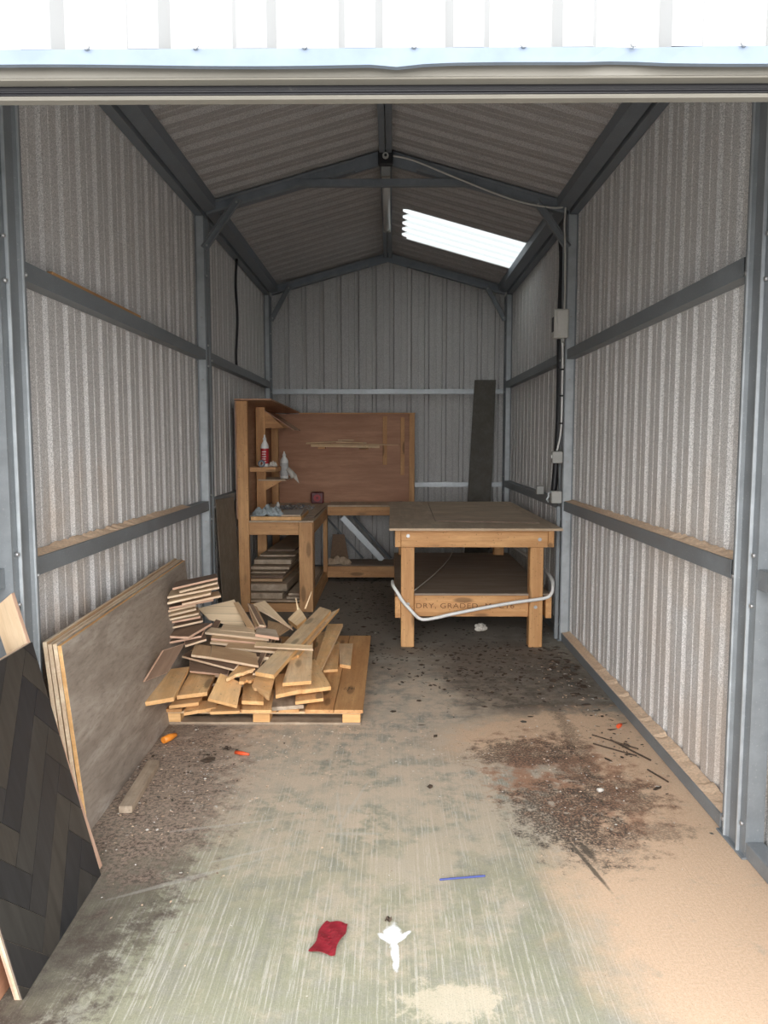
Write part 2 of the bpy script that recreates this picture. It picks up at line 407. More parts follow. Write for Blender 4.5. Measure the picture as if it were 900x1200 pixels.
eave = roofz(XL) - .0
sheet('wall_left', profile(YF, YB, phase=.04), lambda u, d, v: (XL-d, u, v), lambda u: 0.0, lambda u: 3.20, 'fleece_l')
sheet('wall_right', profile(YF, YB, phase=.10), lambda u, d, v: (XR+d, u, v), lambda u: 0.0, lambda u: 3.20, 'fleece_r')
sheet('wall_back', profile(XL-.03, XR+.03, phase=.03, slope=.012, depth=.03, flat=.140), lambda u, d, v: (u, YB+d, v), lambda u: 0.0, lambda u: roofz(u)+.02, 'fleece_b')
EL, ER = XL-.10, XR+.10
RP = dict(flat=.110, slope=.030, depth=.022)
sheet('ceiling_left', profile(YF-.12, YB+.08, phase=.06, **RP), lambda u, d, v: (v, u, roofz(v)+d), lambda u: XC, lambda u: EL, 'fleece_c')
for i, (a, b, x0) in enumerate(((YF-.12, 7.05, XC), (7.05, 8.05, XC), (8.05, YB+.08, XC))):
    if i == 1:
        sheet('ceiling_right', profile(a, b, phase=.06, **RP), lambda u, d, v: (v, u, roofz(v)+d), lambda u: XC, lambda u: .10 + (.05 if (u*5-.3) % 1 > .55 else 0), 'fleece_c')
        s = sheet('window_1', profile(a-.04, b+.04, phase=.06, **RP), lambda u, d, v: (v, u, roofz(v)+d+.006), lambda u: .06, lambda u: ER, 'skylight')
        s['label'] = 'white translucent rooflight sheet in the right roof slope'
    else:
        sheet('ceiling_right', profile(a, b, phase=.06, **RP), lambda u, d, v: (v, u, roofz(v)+d), lambda u: XC, lambda u: ER, 'fleece_c')
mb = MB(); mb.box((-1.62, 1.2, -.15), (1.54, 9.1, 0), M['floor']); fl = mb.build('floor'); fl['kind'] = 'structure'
mb = MB(); mb.box((-14, -16, -.16), (14, 1.2, -.004), M['yard']); yd = mb.build('ground'); yd['kind'] = 'structure'  # unseen yard, made pale to bounce light up into the shed

# front gable over the doorway: white outer cladding, flashing, door head
sheet('wall_front', profile(XL-.06, XR+.06, phase=-.018, flat=.118, slope=.014, depth=-.032), lambda u, d, v: (u, YF+.02+d*-1*-1, v), lambda u: 2.222, lambda u: roofz(u)-.005, 'cladding')
mb = MB()   # inner lining plane of the lintel so the gable is closed behind the cladding
n = 60
pt, pb = [], []
for i in range(n+1):
    x = -1.50 + 2.92*i/n
    dent = .006*math.exp(-((x-.42)/.05)**2) - .006*math.exp(-((x-.02)/.03)**2) + .0025*math.sin(x*7)
    z = 2.185 + dent
    pt.append((x, YF-.022 + .006*math.exp(-((x-.46)/.04)**2), 2.217)); pb.append((x, YF-.030 + .008*math.exp(-((x-.42)/.05)**2), z))
for i in range(n):
    mb.prism([pt[i], pt[i+1], pb[i+1], pb[i]], (0, .012, 0), M['flashing'])
fl1 = thing('lintel_flashing', 'pale blue bent metal flashing strip below the white cladding over the doorway', 'flashing', (0, YF, 2.2))
fo = mb.build('strip', None, fl1, org=(0, YF, 2.2)); fo.location = (0,0,0)
for i in range(15):
    x = -1.36 + i*.2
    fb = MB(); fb.lathe([(.006,-.004),(.006,.002),(.004,.005)], (0,0,0), 8, M['bolt'], 'y'); fb.build('screw', None, fl1).location = (x, -.026, .020)
dh = thing('door_header', 'beige coated door head with a black rubber seal across the top of the doorway', 'door header', (0, YF+.03, 2.15))
def hpart(name, a, b, mat, bev=.003):
    q = MB(); q.box(a, b, M[mat], bev); o = q.build(name, None, dh, org=(0, YF+.03, 2.15)); o.location = (0,0,0); return o
hpart('upper_rail', (-1.5, YF-.002, 2.173), (1.42, YF+.022, 2.205), 'beige')
hpart('upper_lip', (-1.5, YF-.006, 2.1705), (1.42, YF+.022, 2.1745), 'beige', .002)
sl = MB()
sl.box((-1.5, YF+.024, 2.152), (1.42, YF+.05, 2.188), M['seal'], .003)
for z in (2.156, 2.161, 2.176): sl.tube([(-1.5, YF+.023, z), (1.42, YF+.023, z)], .0022, 6, M['seal'])
sl.build('rubber_seal', None, dh, org=(0, YF+.03, 2.15)).location = (0,0,0)
hpart('lower_rail', (-1.5, YF+.012, 2.1435), (1.42, YF+.04, 2.151), 'beige', .004)
hpart('backing', (-1.5, YF+.052, 2.172), (1.42, YF+.08, 2.26), 'steel')

# ------------------------------------------------------------------ steel frame
def lipped(name, a, b, axis, face, m, parent=None, groove=True):
    """a sigma section: a box with two thin bright returns and a shallow groove along its inward face"""
    q = MB(); q.box(a, b, m, .003)
    return q.build(name, None, parent, org=[(a[i]+b[i])/2 if i < 2 else min(a[2], b[2]) for i in range(3)])

def post(x0, x1, y0, y1, top, label, side, wide=False):
    """x1 is the inward face; built as a folded channel with raised lips"""
    t = thing('steel_post', label, 'steel post', ((x0+x1)/2, y0, 0), 'steel posts of the shed frame')
    ox, oy = (x0+x1)/2, y0
    s = 1 if x1 > x0 else -1
    prof = [(x0, y0), (x1-s*.004, y0)]
    if wide:
        L = y1-y0; f = [0, .22, .235, .30, .70, .765, .78, 1]
        for k, e in zip(f, (0, 0, s*.010, -s*.002, -s*.002, s*.010, 0, 0)): prof.append((x1+e-s*.004, y0+L*k))
    else:
        L = y1-y0
        for k, e in zip((.1, .25, .32, .68, .75, .9, 1), (0, 0, -.010*s, -.010*s, 0, 0, 0)): prof.append((x1+e, y0+L*k))
    prof.append((x0, y1))
    clean = []
    for p in prof:
        if not clean or (abs(p[0]-clean[-1][0]) + abs(p[1]-clean[-1][1])) > 1e-5: clean.append(p)
    q = MB(); q.prism([(p[0]-ox, p[1]-oy, 0) for p in clean], (0,0,top), M['steel']); q.build('upright', None, t)
    if wide:
        for k in (.225, .775):
            q = MB(); q.box((x1-ox-.001*s, L*k-.004, 0), (x1-ox+.010*s, L*k+.004, top), M['steel_bright'], .001); q.build('lip', None, t)
    else:
        q = MB(); q.box((x0-ox+s*.012, -.003, 0), (x1-ox-s*.012, 0.001, top), M['steel_bright']); q.build('front_flange', None, t)
    zs = [.12, .92, 1.10, 2.05, 2.2] + ([2.7] if top > 2.8 else [])
    bolts(t, [(x1-ox+s*.002, L*.12, z) for z in zs] + [(x1-ox+s*.002, L*.9, z) for z in (.06, 1.0, 2.1)], 'x', .008)
    if not wide: bolts(t, [((x0+x1)/2-ox, -.004, z) for z in (.30, .9, 1.35, 1.95, 2.4)], 'y', .008)
    # foot plate
    q = MB(); q.box((min(x0,x1)-ox+(0 if s>0 else -.012), -.012, 0), (max(x0,x1)-ox+(.012 if s>0 else 0), L+.012, .008), M['steel'], .001); q.build('foot_plate', None, t)
    return t
PL, PR = -1.33, 1.272       # front posts stand a little further in
post(XL+.004, PL, Y1, Y1+.195, 3.10, 'blue grey steel post nearest the camera on the left wall', 'l', True)
post(XR-.004, PR, Y1, Y1+.195, 3.10, 'blue grey steel post nearest the camera on the right wall', 'r', True)
post(XL+.004, -1.352, Y2, Y2+.14, 3.12, 'galvanised steel post halfway along the left wall', 'l')
post(XR-.004, 1.262, Y2, Y2+.14, 3.12, 'galvanised steel post halfway along the right wall beside the cables', 'r')
post(XL+.004, -1.362, Y3, Y3+.14, 3.12, 'thin steel post in the back left corner', 'l')
post(XR-.004, 1.272, Y3, Y3+.14, 3.12, 'thin steel post in the back right corner behind the dark board', 'r')
post(XL+.004, -1.33, YF+.05, YF+.19, 3.0, 'steel door jamb post at the left of the doorway', 'l')
post(XR-.004, 1.245, YF+.05, YF+.19, 3.0, 'steel door jamb post at the right of the doorway', 'r')

def member(name, label, cat, a, b, mat='steel', group=None, lip=None):
    t = MB(); t.box(a, b, M[mat], .003)
    if lip: t.box(lip[0], lip[1], M['steel_bright'])
    o = t.build(name, None, org=[(a[i]+b[i])/2 for i in range(3)])
    return tag(o, label, cat, group)
GR = 'horizontal steel wall rails'
bays = [(YF+.20, Y1-.002, 'in front of the nearest post'), (Y1+.212, Y2-.004, 'in the front bay'), (Y2+.142, Y3-.004, 'in the back bay')]
for side, x0, x1 in (('left', XL+.003, -1.362), ('right', XR-.003, 1.277)):
    for i, (ya, yb, w) in enumerate(bays):
        s = 1 if x1 > x0 else -1
        for z0, z1, w2, nm in ((2.095, 2.165, 'upper', 'u'), (.985, 1.055, 'lower', 'l')):
            a, b = (x0, ya, z0), (x1, yb, z1)
            q = MB()
            # lipped channel section: top and bottom flanges, web towards the room
            q.prism([(x0, ya, z0), (x1, ya, z0), (x1, ya, z1), (x0, ya, z1), (x0, ya, z1-.003), (x1-s*.003, ya, z1-.003), (x1-s*.003, ya, z0+.003), (x0, ya, z0+.003)], (0, yb-ya, 0), M['steel'])
            q.build('wall_rail', None, org=((x0+x1)/2, (ya+yb)/2, z0))
            o = COL.objects[-1]
            tag(o, f'{w2} grey steel rail on the {side} wall {w}', 'wall rail', GR)
        o = member('base_rail', f'steel base rail along the foot of the {side} wall {w}', 'base rail', (x0, ya, .001), (x1, yb, .062), 'steel', 'base rails along the floor')
    # sawdust lying on the rails of the front bay
for (xa, xb, ya, yb, z, lab) in ((XR-.004, 1.28, Y1+.215, Y2-.01, 1.055, 'sawdust lying along the lower rail of the right wall'), (XR-.004, 1.28, Y1+.215, Y2-.01, .062, 'sawdust lying along the base rail of the right wall'), (XL+.004, -1.366, Y1+.215, Y2-.5, 1.055, 'sawdust lying along the lower rail of the left wall')):
    q = bmesh.new(); nn = 90; rows = []
    for i in range(nn+1):
        y = ya + (yb-ya)*i/nn; h = .004 + .012*random.random()*(1 if y < 4.8 else .4)
        rows.append([q.verts.new((xa, y, z+h+.008)), q.verts.new(((xa+xb)/2, y, z+h*.8)), q.verts.new((xb, y, z+.0015)), q.verts.new((xa, y, z+.0005))])
    for a, b in zip(rows, rows[1:]):
        for j in range(3): q.faces.new((a[j], a[j+1], b[j+1], b[j]))
    bmesh.ops.recalc_face_normals(q, faces=q.faces[:])
    me = bpy.data.meshes.new('sawdust'); q.to_mesh(me); q.free(); me.materials.append(M['saw_ledge'])
    tag(new_obj('sawdust', me), lab, 'sawdust', None, 'stuff')
# back wall rails
for z, w, a, b in ((2.035, 'upper', -1.36, 1.27), (.975, 'lower', -1.36, 1.27)):
    q = MB(); q.prism([(a, YB-.003, z), (a, YB-.065, z), (a, YB-.065, z+.055), (a, YB-.003, z+.055), (a, YB-.003, z+.052), (a, YB-.062, z+.052), (a, YB-.062, z+.003), (a, YB-.003, z+.003)], (b-a, 0, 0), M['steel_bright'])
    tag(q.build('wall_rail', None, org=(0, YB-.03, z)), f'{w} bright steel rail across the back wall', 'wall rail', GR)
tag((lambda q: (q.box((-1.36, YB-.065, .001), (1.27, YB-.003, .06), M['steel'], .003), q.build('base_rail', None, org=(0, YB-.03, 0)))[1])(MB()), 'steel base rail along the foot of the back wall', 'base rail', 'base rails along the floor')

# rafters, ties, knee braces, purlins
RU = .105   # underside of rafter below the roof sheet
def rafter(y, side, label):
    s = -1 if side == 'left' else 1
    xe = -1.345 if s < 0 else 1.262
    o = (XC, y, ZC)
    x0, z0 = XC + s*.002, roofz(XC)-.012
    q = MB()
    q.prism([(0 + s*.002, 0, -.016), (xe-XC, 0, roofz(xe)-ZC-.016), (xe-XC, 0, roofz(xe)-ZC-RU), (s*.002, 0, -RU)], (0, .06, 0), M['steel_dark'])
    a = q.build('rafter', None); a.location = o
    g = MB()
    for dz in (-.030, -RU+.010):
        g.prism([(s*.02, -.004, dz+.004), (xe-XC, -.004, roofz(xe)-ZC+dz+.004), (xe-XC, -.004, roofz(xe)-ZC+dz-.008), (s*.02, -.004, dz-.008)], (0, .005, 0), M['steel'])
    g.build('flange', None, a)
    tag(a, label, 'rafter', 'rafters of the shed frame'); return a
for y, w in ((Y1+.04, 'behind the door head'), (Y2+.02, 'of the middle frame'), (Y3+.04, 'against the back wall')):
    for sd in ('left', 'right'): rafter(y, sd, f'{sd} dark steel rafter {w}')
# collar tie of the middle frame
q = MB(); y = Y2-.012; q.box((-.66, y, 3.315), (.60, y+.028, 3.37), M['steel_dark'], .002)
q.box((-.66, y-.004, 3.315), (.60, y+.002, 3.321), M['steel'])
t = q.build('collar_tie', None, org=(-.03, y, 3.315)); tag(t, 'horizontal steel tie bar across the middle frame below the ridge', 'tie bar')
def brace(a, b, label, w=.05):
    a, b = Vector(a), Vector(b); d = (b-a); L = d.length; d.normalize(); up = Vector((0,1,0)); n = d.cross(up)
    q = MB(); P = lambda u, v, e: a + d*u + n*v + up*e
    q.prism([P(0,-w/2,0), P(L,-w/2,0), P(L,w/2,0), P(0,w/2,0)], up*.004, M['steel'])
    q.prism([P(0,-w/2,0), P(L,-w/2,0), P(L,-w/2+.004,0), P(0,-w/2+.004,0)], up*-.03, M['steel'])
    q.prism([P(0,w/2,0), P(L,w/2,0), P(L,w/2-.004,0), P(0,w/2-.004,0)], up*-.03, M['steel'])
    o = q.build('knee_brace', None, org=a); tag(o, label, 'brace', 'diagonal knee braces')
    bolts(o, [Vector((0,0,0))+d*.03+up*-.003, d*(L-.03)+up*-.003], 'y', .008)
brace((-1.355, Y2-.006, 2.885), (-1.10, Y2-.006, 3.235), 'diagonal steel knee brace at the top of the middle left post')
brace((1.265, Y2-.006, 2.885), (1.03, Y2-.006, 3.215), 'diagonal steel knee brace at the top of the middle right post')
brace((-1.345, Y3-.006, 2.84), (-1.13, Y3-.006, 3.22), 'diagonal steel knee brace in the back left corner')
brace((1.255, Y3-.006, 2.84), (1.05, Y3-.006, 3.21), 'diagonal steel knee brace in the back right corner')
# apex plates
for y, lab in ((Y2+.010, 'steel plate joining the rafters at the apex of the middle frame'), (Y3+.03, 'steel plate joining the rafters at the back apex')):
    q = MB(); q.prism([(XC, y, ZC-.02), (XC-.22, y, roofz(.22+XC)-.02), (XC-.22, y, roofz(.22+XC)-.12), (XC, y, ZC-.115), (XC+.22, y, roofz(.22+XC)-.12), (XC+.22, y, roofz(.22+XC)-.02)], (0,.006,0), M['steel_dark'])
    tag(q.build('apex_plate', None, org=(XC, y, ZC-.1)), lab, 'steel plate')
# eave purlins (two members each side) and ridge purlin pair, one run per bay
runs = [(YF+.02, Y1+.038, 'over the doorway bay'), (Y1+.102, Y2+.018, 'over the front bay'), (Y2+.082, Y3+.038, 'over the back bay')]
for ya, yb, w in runs:
    for sd, xw, s in (('left', XL, 1), ('right', XR, -1)):
        q = MB(); q.box((xw+s*.003, ya, 3.125), (xw+s*.062, yb, 3.205), M['steel_dark'], .003)
        q.box((xw+s*.060, ya, 3.125), (xw+s*.064, yb, 3.135), M['steel'])
        tag(q.build('eave_rail', None, org=(xw, (ya+yb)/2, 3.125)), f'{sd} steel eave rail {w}', 'eave rail', 'eave rails')
        q = MB(); xi, xo = xw+s*.155, xw+s*.075
        q.prism([(xo, ya, roofz(xo)-.010), (xi, ya, roofz(xi)-.010), (xi, ya, roofz(xi)-.085), (xo, ya, roofz(xo)-.085)], (0, yb-ya, 0), M['steel_dark'])
        tag(q.build('purlin', None, org=((xi+xo)/2, (ya+yb)/2, roofz(xi)-.08)), f'{sd} steel purlin under the roof edge {w}', 'purlin', 'purlins')
    for s, nm in ((-1, 'left'), (1, 'right')):
        q = MB(); q.box((XC+s*.003, ya, 3.53), (XC+s*.045, yb, 3.582), M['steel_dark'], .003)
        tag(q.build('ridge_purlin', None, org=(XC+s*.02, (ya+yb)/2, 3.485)), f'{nm} half of the steel ridge purlin {w}', 'purlin', 'purlins')

# ------------------------------------------------------------------ light fitting, wiring
lt = thing('batten_light', 'pale tube light batten hanging under the ridge purlin', 'light fitting', (XC, 6.56, 3.455))
q = MB(); q.box((-.032, -.70, .035), (.032, .80, .058), M['pale_grey_plastic'], .004); q.build('tray', None, lt)
q = MB(); q.tube([(0, -.68, .012), (0, .78, .012)], .026, 14, M['diffuser']); q.build('diffuser', None, lt)
for y in (-.70, .80): q = MB(); q.box((-.034, y-.02, -.016), (.034, y+.02, .058), M['grey_plastic'], .004); q.build('end_cap', None, lt)
jb = thing('junction_box', 'small black junction box with a round knob at the apex of the middle frame', 'junction box', (XC, Y2-.035, 3.495))
q = MB(); q.box((-.052, -.03, -.045), (.052, .02, .055), M['black'], .008); q.build('body', None, jb)
q = MB(); q.lathe([(.022,-.045),(.022,-.03)], (0,0,.012), 16, M['grey_plastic'], 'y'); q.lathe([(.010,-.050),(.010,-.045)], (0,0,.012), 12, M['black'], 'y'); q.build('knob', None, jb)
def cable(name, label, pts, r, mat, cat='cable', sm=6):
    # smooth through the points
    P = [Vector(p) for p in pts]; out = []
    for i in range(len(P)-1):
        a = P[max(i-1,0)]; b = P[i]; c = P[i+1]; d = P[min(i+2, len(P)-1)]
        for k in range(sm):
            t = k/sm
            out.append(.5*((2*b)+(c-a)*t+(2*a-5*b+4*c-d)*t*t+(3*b-a-3*c+d)*t**3))
    out.append(P[-1]); o0 = out[0].copy()
    q = MB(); q.tube([p-o0 for p in out], r, 8, M[mat]); o = q.build(name, None); o.location = o0
    return tag(o, label, cat)
yw = Y2 - .03
cable('power_cable', 'pale grey cable sagging from the apex to the right post', [(XC+.05, yw, 3.52), (.15, yw-.01, 3.485), (.45, yw-.015, 3.365), (.85, yw-.01, 3.215), (1.10, yw, 3.165), (1.21, yw-.005, 3.16), (1.238, yw-.01, 3.19), (1.232, yw-.01, 3.05), (1.24, yw-.005, 2.9), (1.248, yw, 2.6), (1.245, yw, 2.42)], .0065, 'pale_grey_plastic')
cable('cable_bundle', 'thick black cable bundle running down the middle right post', [(1.20, Y2+.19, 3.10), (1.255, Y2+.19, 3.02), (1.272, Y2+.19, 2.8), (1.265, Y2+.19, 2.4), (1.270, Y2+.19, 2.0), (1.268, Y2+.19, 1.6), (1.255, Y2+.19, 1.30), (1.24, Y2+.19, 1.08)], .024, 'black')
cable('power_cable', 'thin white cable clipped down the right post below the grey box', [(1.235, Y2-.02, 2.24), (1.242, Y2-.02, 2.17), (1.245, Y2-.02, 1.9), (1.243, Y2-.02, 1.6), (1.225, Y2-.02, 1.47), (1.215, Y2-.02, 1.43)], .007, 'white_plastic')
for z in (2.02, 1.83, 1.63):
    q = MB(); q.lathe([(.012,-.006),(.012,.006)], (0,0,0), 10, M['black'], 'z'); q.box((-.03,-.004,-.004),(0,.004,.004), M['black'])
    o = q.build('cable_clip', None); o.location = (1.243, Y2-.02, z); tag(o, {2.02:'topmost',1.83:'middle',1.63:'lowest'}[z]+' of the black clips on the white cable', 'clip', 'cable clips')
cu = thing('distribution_box', 'pale grey electrical box with a dark window on the middle right post', 'electrical box', (1.21, Y2-.05, 2.24))
q = MB(); q.box((-.045, -.03, 0), (.06, .045, .205), M['pale_grey_plastic'], .008); q.build('body', None, cu)
q = MB(); q.box((-.022, -.037, .012), (.052, -.029, .193), M['pale_grey_plastic'], .003); q.build('cover', None, cu)
q = MB(); q.box((-.050, -.02, .045), (-.0445, .035, .15), M['black'], .002); q.build('window', None, cu)
q = MB(); q.lathe([(.014,-.03),(.014,0)], (.025,0,0), 10, M['grey_plastic']); q.build('cable_gland', None, cu)
sb = thing('switch_box', 'grey metal switch box below the white cable on the right post', 'switch box', (1.205, Y2-.045, 1.34))
q = MB(); q.box((-.03, -.02, 0), (.045, .04, .085), M['grey_plastic'], .005); q.build('body', None, sb)
q = MB(); q.box((-.037, -.006, .035), (-.029, .012, .06), M['white_plastic'], .002); q.build('toggle', None, sb)
so = thing('socket_box', 'grey metal socket box low on the right post above the rail', 'socket box', (1.20, Y2-.045, 1.045))
q = MB(); q.box((-.025, -.02, 0), (.05, .04, .09), M['grey_plastic'], .005); q.build('body', None, so)
q = MB(); q.tube([(-.026,0,.085),(-.05,-.01,.075),(-.045,-.01,.05),(-.06,-.01,.03),(-.045,-.01,.01)], .008, 8, M['steel_bright']); q.build('hook', None, so)
q = MB(); q.box((-.03,-.03,0),(.03,.03,.07), M['grey_plastic'], .005); o = q.build('outlet_box', None); o.location = (1.245, 6.45, 1.057); tag(o, 'small grey outlet box sitting on the right wall rail in the back bay', 'electrical box')
q = MB(); q.box((-.014,-.012,0),(.014,.012,1.0), M['steel'], .003); o = q.build('conduit', None); o.location = (1.236, Y2-.018, .02); tag(o, 'grey vertical conduit below the socket box on the right post', 'conduit')
cable('hanging_cable', 'black cable hanging down the left wall in the back bay', [(-1.385, 7.02, 3.12), (-1.40, 7.03, 2.9), (-1.39, 7.03, 2.6), (-1.40, 7.0, 2.3), (-1.395, 6.98, 2.17)], .012, 'black')

